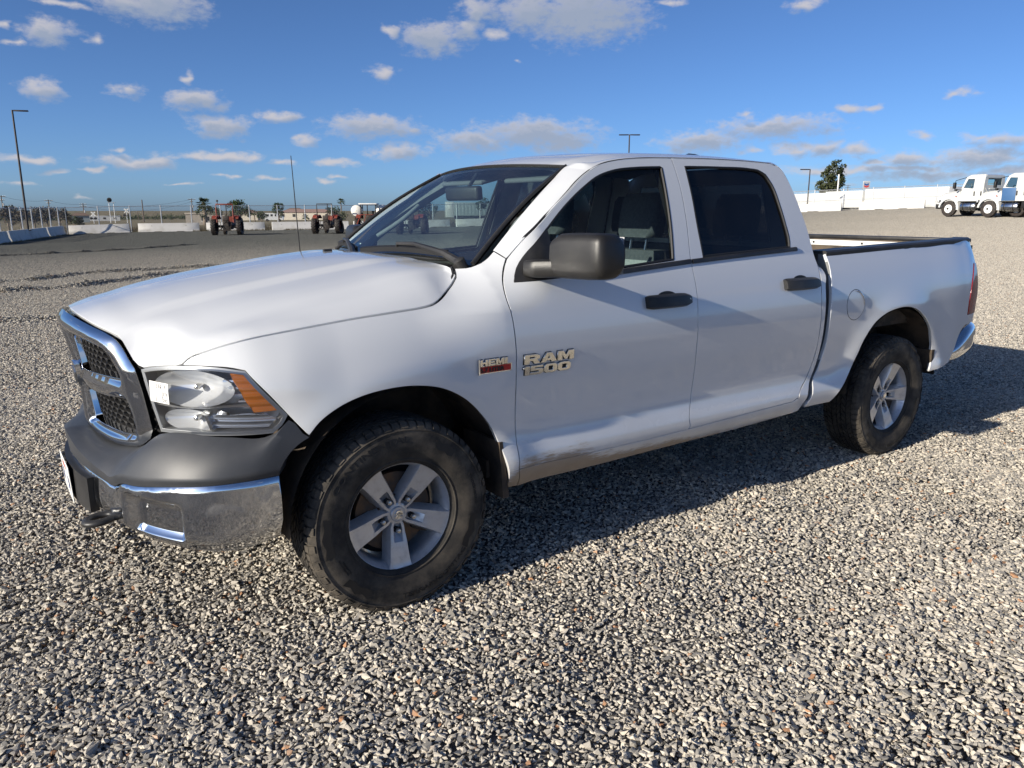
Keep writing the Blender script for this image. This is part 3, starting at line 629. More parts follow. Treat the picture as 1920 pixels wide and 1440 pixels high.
def panel_data(outline, holes, fmap, res=.03, gap=.002, flange=.016, flip=False, hgap=0., rim=True):
    o = list(outline)
    if area(o) < 0: o.reverse()
    o = inset(o, gap); hs = []
    for h in holes:
        h = list(h)
        if area(h) > 0: h.reverse()
        hs.append(inset(h, hgap))
    loops = [o] + hs; pts = [q for l in loops for q in l]; edges = []; b = 0
    for l in loops:
        edges += [(b + i, b + (i + 1) % len(l)) for i in range(len(l))]; b += len(l)
    bn = np.array(pts); x0, y0 = bn.min(0); x1, y1 = bn.max(0); gx = max(1, int((x1 - x0) / res)); gy = max(1, int((y1 - y0) / res))
    for i in range(gx + 1):
        for j in range(gy + 1):
            x = x0 + (x1 - x0) * i / gx + (.25 * res if j % 2 else -.25 * res); y = y0 + (y1 - y0) * j / gy
            if ((bn - (x, y)) ** 2).sum(1).min() > (.55 * res) ** 2 and pip(x, y, o) and not any(pip(x, y, h) for h in hs): pts.append((x, y))
    r = delaunay_2d_cdt([Vector(p) for p in pts], edges, [], 0, 1e-6, True); V2 = [tuple(p) for p in r[0]]; F = []
    for t in r[2]:
        cx = sum(V2[i][0] for i in t) / 3; cy = sum(V2[i][1] for i in t) / 3
        if pip(cx, cy, o) and not any(pip(cx, cy, h) for h in hs): F.append(tuple(t))
    idx = {}
    for k, src in enumerate(r[3]):
        for q in src: idx[q] = k
    sg = -1 if flip else 1; e = 1e-3; V = []; NN = []
    def nor(u, v):
        a = Vector(fmap(u + e, v)) - Vector(fmap(u - e, v)); c = Vector(fmap(u, v + e)) - Vector(fmap(u, v - e)); n = a.cross(c) * sg
        return n.normalized() if n.length > 1e-12 else Vector((0, 0, 1))
    for p in V2: V.append(Vector(fmap(*p))); NN.append(nor(*p))
    if flip: F = [tuple(reversed(t)) for t in F]
    if rim:
        b = 0
        for l in loops:
            ns = normals2(l); n = len(l); rows = [[idx[b + i] for i in range(n)]]
            for (dt, dn, wn) in ((.0012, .0012, .5), (.0018, .004, .05), (.0018, flange, 0.)):
                row = []
                for i in range(n):
                    k = rows[0][i]; p = l[i]; tq = Vector(fmap(p[0] + ns[i].x * .004, p[1] + ns[i].y * .004)) - V[k]; tq = tq - NN[k] * tq.dot(NN[k]); tq = tq.normalized() if tq.length > 1e-9 else Vector((0, 0, 0))
                    V.append(V[k] + tq * dt - NN[k] * dn); NN.append((NN[k] * wn + tq * (1 - wn)).normalized()); row.append(len(V) - 1)
                rows.append(row)
            for r0, r1 in zip(rows, rows[1:]):
                for i in range(n):
                    q = (r0[i], r1[i], r1[(i + 1) % n], r0[(i + 1) % n]); F.append(q if not flip else tuple(reversed(q)))
            b += n
    return V, F, NN
def panel(name, outline, holes, fmap, mt, parent, right=None, **kw):
    V, F, NN = panel_data(outline, holes, fmap, **kw)
    a = mesh_obj(name, V, F, mt, parent, normals=NN)
    if right is None: return a
    Vm = [(p[0], -p[1], p[2]) for p in V]; Nm = [(p[0], -p[1], p[2]) for p in NN]
    return a, mesh_obj(name, Vm, [tuple(reversed(q)) for q in F], mt, right, normals=Nm)
def both(mb, name, mt, parent, smooth=35):
    """the same part on the driver's side and mirrored on the other side"""
    return mb.build(name, mt, parent, smooth), mb.mirrored().build(name, mt, parent, smooth)
# ------------------------------------------------------------------ the pickup
truck = tag(empty('pickup_truck'), 'white four-door pickup truck with chrome bumper parked on the gravel', 'pickup truck')
PT = M['paint']
# doors
fdoor = panel('front_door', loop(DOORFRONT, DOORBOT, list(reversed(SPLIT)), FTOP), [loop(FWIN + [FWIN[0]])], side, PT, truck, truck, res=.034, gap=.0034)
rdoor = panel('rear_door', loop(SPLIT, RBOT, RREAR, RTOP), [loop(RWIN + [RWIN[0]])], side, PT, truck, truck, res=.034, gap=.0034)
# fender with the cowl corner
fend = panel('fender', loop(HLTOPF, [HLTOPF[-1], SEAMF[0]], SEAMF, COWLS, DOORFRONT, [(.5446, .494), (.58, .393)], [(.58, .393), (.512, .398)], list(reversed(ARCHF)), res=.02), [], side, PT, truck, truck, res=.022, gap=.0042, flange=.025)
# rocker sill
rock = panel('rocker_panel', loop(DOORBOT, RBOT, [(2.478, .515), (2.533, .532)], [(2.533, .532), (2.512, .437)], [(2.512, .437), (2.14, .417), (1.415, .40), (1.0, .392), (.58, .393)], [(.58, .393), (.5446, .494)]), [], side, PT, truck, truck, res=.03, gap=.002)
# bed side
LAMPF = [(4.472, .862), (4.470, 1.0), (4.515, 1.135), (4.575, 1.222)]
bedo = loop(BEDFRONT, [(2.6084, .4618), (2.8636, .4576)], BEDARCH, [(3.98, .5152), (4.25, .545)], [(4.25, .545), (4.33, .625), (4.40, .745), (4.455, .79), (4.60, .80), (4.70, .80)], [(4.70, .80), (4.70, .862), (4.472, .862)], LAMPF, [(4.575, 1.222), (4.80, 1.222)], [(4.80, 1.222), (4.80, 1.33), (4.74, 1.383)], [(4.74, 1.383), (4.3, 1.376), (3.6, 1.362), (3.0, 1.346), (2.795, 1.34)])
beds = panel('bed_side', bedo, [], side, PT, truck, truck, res=.036, gap=.002, flange=.02)
# tail lamps wrap round the corner
tl = panel('tail_lamp', loop(LAMPF, [(4.575, 1.222), (4.80, 1.222)], [(4.80, 1.222), (4.80, .862)], [(4.80, .862), (4.472, .862)]), [], lambda u, z: side(u, z, -.004), M['red'], truck, truck, res=.03, gap=.004)
# fuel door, a round lid
fd = [(3.032 + .088 * math.cos(a), 1.034 + .088 * math.sin(a)) for a in [i * math.pi / 16 for i in range(32)]]
panel('fuel_door', fd, [], lambda u, z: side(u, z, -.0015), PT, truck, res=.03, gap=0, flange=.006)
rg_ = MB().tube([Vector(side(3.032 + .0905 * math.cos(a), 1.034 + .0905 * math.sin(a), .001)) for a in [i * math.pi / 24 for i in range(48)]], .0022, 6, closed=True)
rg_.build('fuel_door_gap', M['rubber_trim'], truck)
MB().tube([Vector(side(3.032 + .084 * math.cos(a), 1.034 + .084 * math.sin(a), -.004)) for a in [R(100 - 12 * i) for i in range(10)]], [.001, .002, .003, .0035, .004, .004, .004, .0035, .003, .001], 6).build('fuel_door_lip', M['chrome_clean'], truck)
# glass
G_IN = .012
gf = panel('window_glass', loop(FWIN + [FWIN[0]]), [], lambda u, z: side(u, z, G_IN), M['glass_side'], fdoor[0], fdoor[1], res=.06, gap=-.006, rim=False)
gr = panel('window_glass', loop(RWIN + [RWIN[0]]), [], lambda u, z: side(u, z, G_IN), M['glass_dark'], rdoor[0], rdoor[1], res=.06, gap=-.006, rim=False)
# rubber channels round the openings and the belt mouldings
for win, drs in ((FWIN, fdoor), (RWIN, rdoor)):
    lp = loop(win + [win[0]]); t = MB().tube([Vector(side(u, z, .006)) for u, z in inset(lp if area(lp) > 0 else lp[::-1], .006)], .0075, 6, closed=True)
    t.build('window_seal', M['rubber_trim'], drs[0]); t.mirrored().build('window_seal', M['rubber_trim'], drs[1])
def moulding(a, b, w=.026):
    pl = spl([a, ((a[0] + b[0]) / 2, (a[1] + b[1]) / 2 + .001), b], .04); m = MB()
    m.rings([[Vector(side(u, z + dz, ex)) for dz, ex in ((-w / 2, .002), (-w / 2 + .004, -.008), (0, -.011), (w / 2 - .003, -.008), (w / 2, .006), (0, .008))] for u, z in pl]); return m.fix()
for a, b, drs in (((.97, 1.2935), (1.662, 1.338), fdoor), ((1.672, 1.337), (2.53, 1.3745), rdoor)):
    m = moulding(a, b); m.build('belt_moulding', M['black'], drs[0]); m.mirrored().build('belt_moulding', M['black'], drs[1])
# pull handles
def handle(u0, u1, z0, z1, key, drs):
    def sec(t):
        u = u0 + (u1 - u0) * t; z = z0 + (z1 - z0) * t; h = .032 * (1 - .35 * max(0, (t - .86) / .14)) * (1 - .2 * max(0, (.06 - t) / .06)); d = .026 + .018 * math.sin(math.pi * min(1, max(0, t))) ** .6
        pr = [(-h, .0), (-h, -d * .55), (-h * .72, -d), (0, -d * 1.04), (h * .72, -d), (h, -d * .55), (h, .0)]
        return [Vector(side(u, z + a, b)) for a, b in pr]
    m = MB().rings([sec(t) for t in (0, .03, .1, .25, .4, .5, .6, .75, .88, .95, 1)]).fix()
    m.build('handle', M['black'], drs[0], 40); m.mirrored().build('handle', M['black'], drs[1], 40)
    # flat dark oval on the skin in place of the recess behind the grip
    rc = [( (u0 + u1) / 2 + .072 * math.cos(a), (z0 + z1) / 2 + .012 + .034 * math.sin(a)) for a in [i * math.pi / 12 for i in range(24)]]
    q = MB().add([Vector(side(u, z, -.0015)) for u, z in rc], [tuple(range(24))]); q.build('handle_recess', M['rubber_trim'], drs[0]); q.mirrored().build('handle_recess', M['rubber_trim'], drs[1])
    if key:
        MB().lathe([(.001, .004), (.008, .003), (.0095, 0), (.0095, -.01)], Vector(side(u1 - .022, z1, -.030)), (0, -1, 0), 14, cap0=True).build('lock', M['steel'], drs[0])
handle(1.305, 1.597, 1.160, 1.1605, True, fdoor); handle(2.356, 2.660, 1.188, 1.186, False, rdoor)
# ---- cab frame: pillar, roof rail and cab corner as one strip between door seam and screen / ditch
def HX(y): return 1.02 + .25 * y * y
def roof_z(x, y):
    zc = crom([.95, 1.02, 1.1, 1.2, 1.36, 1.55, 1.8, 2.1, 2.4, 2.6, 2.7, 2.8], [1.785, 1.812, 1.838, 1.862, 1.882, 1.897, 1.907, 1.911, 1.908, 1.899, 1.886, 1.86], x)
    return zc - (.034 + .02 * (1 - sst(1.05, 1.5, x))) * (y / .6) ** 2 - .02 * max(0, abs(y) - .5) / .12
O_ = [(.603, 1.384), (.687, 1.468), (.827, 1.571), (.954, 1.655), (1.062, 1.727), (1.162, 1.777), (1.24, 1.803), (1.34, 1.8215), (1.46, 1.834), (1.7124, 1.845), (2.012, 1.8505), (2.299, 1.8493), (2.498, 1.8443), (2.566, 1.833), (2.6015, 1.801), (2.627, 1.729), (2.648, 1.618), (2.672, 1.475), (2.685, 1.34), (2.698, 1.245), (2.694, 1.159), (2.690, 1.042), (2.697, .898), (2.697, .78), (2.68, .708), (2.632, .628), (2.564, .573), (2.533, .532), (2.512, .437)]
WS0 = Vector((.5686, side(.5686, 1.4171)[1], 1.4171)); WS1 = Vector((1.105, -.606, 1.793))
def ws(l): return WS0.lerp(WS1, l) + Vector((-.006, -.01, .014)) * math.sin(math.pi * l)
def dit(x, y=-.62): return Vector((x, y, roof_z(x, y)))
I_ = [ws(0), ws(.2), ws(.42), ws(.64), ws(.83), ws(1), dit(1.19), dit(1.31), dit(1.45), dit(1.71), dit(2.01), dit(2.30), dit(2.50), Vector((2.59, -.608, 1.856)), Vector((2.65, -.605, 1.808)), Vector((2.69, -.635, 1.72)), Vector((2.715, -.69, 1.62)), Vector((2.73, -.755, 1.475)), Vector((2.745, -.82, 1.345))] + [Vector(side(u, z)) for u, z in ((2.742, 1.24), (2.735, 1.155), (2.7285, 1.04), (2.732, .896), (2.7325, .775), (2.715, .69), (2.662, .61), (2.632, .56), (2.61, .52), (2.563, .4475))]
def strip_mesh(Oo, Ii, n=8, per=5, bulge=None, gap=.0034):
    k = len(Oo); ts = list(range(k)); m = (k - 1) * per; rows = []
    def at(L, t): return Vector(crom(ts, [p[j] for p in L], t) for j in range(3))
    for i in range(m + 1):
        t = i / per; a = at(Oo, t); b = at(Ii, t); tg = (at(Oo, min(k - 1, t + .05)) - at(Oo, max(0, t - .05))).normalized(); ac = (b - a); w = ac.length; nn = tg.cross(ac).normalized(); a = a + ac.normalized() * gap
        if nn.dot(a - Vector((a.x if a.x < 2.5 else 2.2, 0, 1.2))) < 0: nn = -nn
        bl = bulge(t) if bulge else 0
        row = [a - nn * .02, a - nn * .004]
        for j in range(n + 1):
            s = j / n; row.append(a.lerp(b, s) + nn * bl * w * 4 * s * (1 - s))
        row += [b - nn * .004, b - nn * .02]; rows.append(row)
    mb = MB(); w = len(rows[0]); mb.add([p for r in rows for p in r], [(i * w + j, i * w + j + 1, (i + 1) * w + j + 1, (i + 1) * w + j) for i in range(len(rows) - 1) for j in range(w - 1)]); return mb
def bul(t): return .06 if t < 5 else (.13 if t < 11 else .13 - .06 * sst(11, 14, t) if t < 16 else .07 * (1 - sst(16, 19, t)))
sm = strip_mesh([Vector(side(u, z)) for u, z in O_], I_, bulge=bul)
both(sm, 'cab_frame', PT, truck, 50)
# roof skin
rl = [(HX(y), y) for y in [-.60 + 1.2 * i / 24 for i in range(25)]]
ro = rl + [(x, .617) for x in (1.2, 1.35, 1.6, 1.9, 2.2, 2.45)] + [(2.58, .605), (2.655, .57), (2.70, .48), (2.715, .3), (2.72, 0), (2.715, -.3), (2.70, -.48), (2.655, -.57), (2.58, -.605)] + [(x, -.617) for x in (2.45, 2.2, 1.9, 1.6, 1.35, 1.2)]
panel('roof', loop(ro + [ro[0]], res=.05), [], lambda x, y: (x, y, roof_z(x, y)), PT, truck, res=.05, gap=.001, flange=.02)
both(MB().tube([dit(x, -.619) + Vector((0, 0, -.001)) for x in [1.12 + 1.5 * i / 30 for i in range(31)]], .0035, 6), 'roof_ditch_seal', M['rubber_trim'], truck)
MB().rbox(2.36, 2.50, -.07, .07, roof_z(2.4, 0) - .01, roof_z(2.4, 0) + .02, .012).build('roof_lamp', M['black'], truck)
MB().rings([[(x, y * k, roof_z(x, 0) + h * k2) for y, k2 in ((-.05, 0), (-.035, .8), (0, 1), (.035, .8), (.05, 0))] for x, k, h in ((2.53, .3, .005), (2.56, .8, .03), (2.60, 1, .045), (2.66, 1, .05), (2.69, .6, .01))]).build('roof_antenna', M['black'], truck)
# cab back wall with its window, headliner, floor
bw = [(-.80, .50), (.80, .50), (.88, .8), (.88, 1.2), (.80, 1.36), (.70, 1.62), (.62, 1.79), (.50, 1.84), (-.50, 1.84), (-.62, 1.79), (-.70, 1.62), (-.80, 1.36), (-.88, 1.2), (-.88, .8)]
bwin = [(-.58, 1.40), (.58, 1.40), (.52, 1.74), (-.52, 1.74)]
backx = lambda y, z: (2.735 - .10 * max(0, z - 1.36), y, z)
panel('cab_back', loop(bw + [bw[0]], res=.1, corner=3), [loop(bwin + [bwin[0]], res=.1)], backx, PT, truck, res=.12, gap=0)
panel('rear_window', loop(bwin + [bwin[0]], res=.1), [], lambda y, z: (backx(y, z)[0] - .006, y, z), M['glass_dark'], truck, res=.2, gap=-.004, rim=False)
MB().grid(16, 12, lambda s, t: (1.10 + 1.56 * s, -.60 + 1.2 * t, roof_z(1.10 + 1.56 * s, -.60 + 1.2 * t) - .045)).build('headliner', M['headliner'], truck, 180)
MB().box(.45, 2.72, -.90, .90, .44, .52).build('floor_pan', M['under'], truck)
# inner door trims (also close the shut lines from behind)
def inner(lo, hi, name, mt, drs, ex):
    m = MB().grid(26, 12, lambda s, t: side(lo + (hi - lo) * s, .50 + .81 * t, ex + .02 * math.sin(math.pi * t))); m.build(name, mt, drs[0], 180); m.mirrored().build(name, mt, drs[1], 180)
inner(.56, 1.62, 'door_trim', M['trim'], fdoor, .075); inner(1.68, 2.69, 'door_trim', M['trim'], rdoor, .075)
for pth, drs in (([(.545, z) for z in (.5, .7, .9, 1.05, 1.14)], fdoor), ([(1.655, z) for z in (.5, .7, .9, 1.1, 1.3, 1.5, 1.7, 1.83)], rdoor), ([(2.70, z) for z in (.55, .7, .9, 1.1, 1.25)], rdoor)):
    m = MB().rings([[Vector(side(u + a, z, b)) for a, b in ((-.05, .022), (.05, .022), (.05, .05), (-.05, .05))] for u, z in pth]).fix(); m.build('door_jamb', M['dark'], truck); m.mirrored().build('door_jamb', M['dark'], truck)
m = MB().rings([[Vector(side(u, z + a, b)) for a, b in ((-.04, .022), (.04, .022), (.04, .05), (-.04, .05))] for u, z in ((.5, .49), (1.0, .488), (1.6, .492), (2.1, .507), (2.54, .525))]).fix(); both(m, 'sill_jamb', M['dark'], truck)
# B pillar covers inside, dark
both(MB().rings([[Vector(side(u + a, z, b)) for a, b in ((-.07, .03), (.07, .03), (.07, .06), (-.07, .06))] for u, z in ((1.655, 1.0), (1.665, 1.33), (1.69, 1.54), (1.712, 1.83))]).fix(), 'b_pillar_trim', M['trim'], truck)
# ---- hood
_hl = sorted((-q[1], q[0] + .001, q[2] + .003) for q in (side(u, z) for u, z in ((-1.0, 1.028), (-.96, 1.036), (-.92, 1.042), (-.88, 1.047), (-.84, 1.050), (-.8125, 1.0526), (-.79, 1.054))))
XF = ([0, .2, .37, .508, .548] + [q[0] for q in _hl], [-.985, -.972, -.938, -.885, -.866] + [q[1] for q in _hl])
ZF = ([0, .2, .37, .46, .508, .532, .552] + [q[0] for q in _hl], [1.198, 1.188, 1.166, 1.150, 1.134, 1.105, 1.070] + [q[2] for q in _hl])
HYS = [0, .2, .4, .5, .6, .7, .8, .88, .95]; HXS = [-1.0, -.9, -.8, -.6, -.3, 0, .2, .45]
HT = [[1.165, 1.158, 1.12, 1.085, 1.03, .965, .90, .85, .80], [1.22, 1.212, 1.178, 1.148, 1.095, 1.04, .98, .93, .88], [1.242, 1.235, 1.207, 1.182, 1.142, 1.09, 1.035, .99, .95], [1.282, 1.275, 1.248, 1.226, 1.20, 1.165, 1.118, 1.065, 1.01],
      [1.330, 1.323, 1.297, 1.28, 1.262, 1.236, 1.203, 1.165, 1.10], [1.368, 1.363, 1.342, 1.327, 1.31, 1.287, 1.253, 1.205, 1.13], [1.380, 1.378, 1.366, 1.355, 1.342, 1.322, 1.284, 1.225, 1.15], [1.37, 1.37, 1.366, 1.36, 1.355, 1.342, 1.31, 1.24, 1.17]]
def hbase(x, y): return crom(HXS, [crom(HYS, r, y) for r in HT], x)
SEAM3 = [side(u, z) for u, z in SEAM]; SX = [p[0] for p in SEAM3]; SY = [-p[1] for p in SEAM3]; SZ = [p[2] for p in SEAM3]
def h0(x, y):
    z = hbase(x, y); xf = crom(*XF, y); d = x - xf
    z += (crom(*ZF, y) - hbase(xf, y)) * math.exp(-(max(0, d) / .055) ** 1.4)
    return z + .011 * (1 - sst(.405, .475, y)) * sst(.03, .30, d) * (1 - .7 * sst(.1, .36, x)) + .006 * (1 - sst(.66, .74, y)) * sst(.1, .5, d)
_sc = {}
def hood_z(x, y):
    y = abs(y); xs = round(min(SX[-1], max(SX[0], x)), 4)
    if xs not in _sc: ys = crom(SX, SY, xs); _sc[xs] = (ys, crom(SX, SZ, xs) - h0(xs, ys))
    ys, c = _sc[xs]; return h0(x, y) + c * math.exp(-((ys - y) / .11) ** 2)
def HR(y): return .405 - .075 * (1 - sst(.15, .72, abs(y))) + .02 * (1 - sst(0, .25, abs(y)))
hf = [(crom(*XF, abs(y)), y) for y in [-SY[0] + 2 * SY[0] * i / 60 for i in range(61)]]
hs_ = [(x, y) for x, y in zip(SX[1:], SY[1:])]
ho = hf + spl(hs_, .03) + [(HR(y), y) for y in [.70 - 1.40 * i / 30 for i in range(31)]] + [(x, -y) for x, y in reversed(spl(hs_, .03))]
panel('hood', loop(ho + [ho[0]], res=.025), [], lambda x, y: (x, y, hood_z(x, y)), PT, truck, res=.03, gap=.0052, flange=.03)
# black strips added in the shut lines, standing in for the gaps' shade
def gap_shade(path, ex=.010, r=.0055):
    m = MB().tube([Vector(side(u, z, ex)) for u, z in spl(path, .03)], r, 6); both(m, 'shut_line_shade', M['rubber_trim'], truck)
for pth in (DOORFRONT, SPLIT, DOORBOT + RBOT[1:], RREAR, list(reversed(RTOP)), FTOP): gap_shade(pth)
gap_shade(SEAMF, .018, .008)
# ---- windscreen, cowl, wipers
def wscr(s, t, off=0.):
    """s -1..1 across, t 0..1 up"""
    b = Vector((.485 - .20 * (1 - s * s), .752 * s, 1.345 + .012 * s * s)); tp = Vector((1.02 + .25 * (.602 * s) ** 2, .602 * s, 1.812 - .022 * s * s))
    n = Vector((-.58, .28 * s, .77)).normalized(); p = b.lerp(tp, t) + n * (.030 * math.sin(math.pi * t) + off); return p
mb = MB().grid(40, 24, lambda a, t: wscr(-1 + 2 * a, t)); wsg = mb.build('windscreen', M['glass_front'], truck, 180)
fr = MB().grid(40, 3, lambda a, t: wscr(-1 + 2 * a, .955 + .05 * t, -.004)); fr.grid(40, 3, lambda a, t: wscr(-1 + 2 * a, -.02 + .12 * t, -.004))
for s0, s1 in ((-1.02, -.945), (.945, 1.02)): fr.grid(4, 24, lambda a, t: wscr(s0 + (s1 - s0) * a, t, -.004))
fr.build('screen_border', M['frit'], wsg, 180)
for sg in (-1, 1):
    MB().tube([wscr(sg * 1.0, t, .006) for t in [i / 16 for i in range(17)]], [.011 - .003 * i / 16 for i in range(17)], 8).build('screen_moulding', M['black'], wsg, 60)
MB().tube([wscr(-.98 + 1.96 * i / 24, 1.0, .003) for i in range(25)], .006, 6).build('header_seal', M['rubber_trim'], wsg)
MB().grid(40, 6, lambda a, t: Vector((HR(.74 * (2 * a - 1)) - .03, .74 * (2 * a - 1), hood_z(HR(.74 * (2 * a - 1)), .74 * (2 * a - 1)) - .035)).lerp(wscr(2 * a - 1, .03, -.002), t) + Vector((0, 0, -.012 * math.sin(math.pi * t)))).build('cowl_panel', M['black'], truck, 180)
def wiper(y0, y1, x0):
    w = empty('wiper', (0, 0, 0), 0, truck)
    n = 20; pl = [wscr((y0 + (y1 - y0) * i / n) / .74, .065 + .03 * math.sin(math.pi * i / n), .022) for i in range(n + 1)]
    MB().rings([[p + Vector(o) for o in ((-.010, 0, .004), (.004, 0, .012), (.006, 0, -.014), (-.004, 0, -.018))] for p in pl]).fix().build('blade', M['rubber_trim'], w)
    a = Vector(wscr((y0 - .10 if y1 > y0 else y0 + .1) / .74, -.02, .03)); mid = pl[6]; end = pl[n // 2] + Vector((-.01, 0, .02))
    MB().tube([a, a.lerp(mid, .35) + Vector((0, 0, .018)), mid + Vector((-.012, 0, .024)), end, end + Vector((.006, .01, -.02))], [.020, .016, .010, .008, .007], 8).build('arm', M['black'], w)
    MB().lathe([(.026, -.03), (.026, .012), (.015, .02), (.001, .022)], a, (-.5, 0, .85), 12).build('pivot_cap', M['black'], w)
    return w
wiper(-.60, .02, .4); wiper(.08, .66, .4)
MB().rings([[Vector((.13 + x, y, hood_z(.13, 0) + z)) for y, z in ((-.012, -.002), (-.008, .010), (.008, .010), (.012, -.002))] for x in (-.02, .0, .02)]).build('washer_jet', M['black'], truck)
am = MB().tube([(.285, .80, 1.24), (.285, .80, 1.30), (.272, .80, 1.6), (.262, .80, 1.885)], [.004, .0035, .003, .0022], 8); am.lathe([(.02, -.03), (.018, .01), (.008, .03), (.004, .045)], (.285, .80, 1.25), (0, 0, 1), 12); am.build('mast_antenna', M['rubber_trim'], truck)
# ---- grille
def fG(y, z, d=0.): return (-.99 + .40 * y * y + (1.15 - z) * .13 + d, y, z)
gh = [(0, 1.196), (.2, 1.186), (.37, 1.164), (.46, 1.147), (.505, 1.128), (.532, 1.10), (.552, 1.06), (.572, 1.027), (.580, .958), (.586, .845), (.588, .79), (.562, .752), (.50, .715), (.39, .688), (.2, .682), (0, .682)]
go_ = spl(gh, .02); gout = [(-y, z) for y, z in go_] + [(y, z) for y, z in reversed(go_)][1:-1]
uo = [(.052, 1.100), (.17, 1.100), (.33, 1.092), (.43, 1.074), (.468, 1.046), (.484, 1.015), (.490, .985), (.482, .972), (.35, .968), (.18, .962), (.10, .958), (.052, .957)]
lo_ = [(.052, .880), (.10, .880), (.30, .885), (.47, .892), (.497, .887), (.507, .855), (.510, .795), (.490, .758), (.40, .747), (.26, .742), (.14, .740), (.052, .739)]
holes = []
for sgn in (-1, 1):
    for h in (uo, lo_): holes.append([(sgn * y, z) for y, z in loop([*h, h[0]], res=.02)])
def segs(p): a = np.array(p); return a, np.roll(a, -1, 0) - a
_go = segs(gout); _gh = segs(holes[0]); _gs = [segs(h) for h in holes]
def sdist(S, y, z):
    a, d = S; w = np.array((y, z)) - a; t = np.clip((w * d).sum(1) / (d * d).sum(1), 0, 1); return float(np.sqrt(((w - d * t[:, None]) ** 2).sum(1)).min())
def gbulge(y, z):
    o = sdist(_go, y, z); h = min(sdist(S, y, z) for S in _gs); t = o / max(1e-6, o + h); w = min(1., (o + h) / .07)
    return .034 * w * math.sin(math.pi * min(1, max(0, t))) ** .8
grl = panel('grille', gout, holes, lambda y, z: fG(y, z, -.004 - gbulge(y, z)), M['chrome_clean'], truck, res=.015, gap=.003, flange=.05, flip=True)
def honey():
    m = MB(); w, h = .050, .0265; t = .0042
    for j in range(-9, 9):
        for i in range(-12, 13):
            y = i * w + (w / 2 if j % 2 else 0); z = .93 + j * h * .86
            if not any(pip(abs(y), z, hh) for hh in ([(a + (.012 if a > .2 else -.012), b + (.01 if b > (1.03 if hh is uo else .82) else -.01)) for a, b in hh] for hh in (uo, lo_))): continue
            hexo = [(-.5, -.14), (-.22, -.5), (.22, -.5), (.5, -.14), (.5, .14), (.22, .5), (-.22, .5), (-.5, .14)]; n = 8; v = []
            for k, d in ((1., .028), (.80, .022), (.76, .050)): v += [fG(y + a * w * k, z + b * h * k, d) for a, b in hexo]
            m.add(v, [(k * n + q, k * n + (q + 1) % n, (k + 1) * n + (q + 1) % n, (k + 1) * n + q) for k in (0, 1) for q in range(n)])
    return m
gm = honey().build('grille_mesh', M['black'], grl, 30); tag(gm, kind='stuff')
MB().grid(20, 10, lambda s, t: fG(-.54 + 1.08 * s, .72 + .40 * t, .075)).build('grille_backing', M['dark'], grl)
# badge on the grille: shield with a horned head in relief
sh = [(0, -.062), (.026, -.052), (.044, -.026), (.050, .015), (.047, .045), (.022, .052), (0, .054)]
shp = sh + [(-a, b) for a, b in reversed(sh[1:-1])]
bd = MB().prism([(a, b + .93) for a, b in shp], lambda y, z, d: (fG(y, z)[0] + d, y, z), -.030, -.01); bd = bd.fix().build('shield_badge', M['chrome_clean'], grl, 30)
hd = [(0, -.042), (.010, -.026), (.013, .0), (.026, -.010), (.034, .008), (.028, .026), (.009, .031), (0, .028)]; hd = hd + [(-a, b) for a, b in reversed(hd[1:-1])]
MB().prism([(a, b + .93) for a, b in hd], lambda y, z, d: (fG(y, z)[0] + d, y, z), -.036, -.026).fix().build('badge_relief', M['steel'], bd, 30)
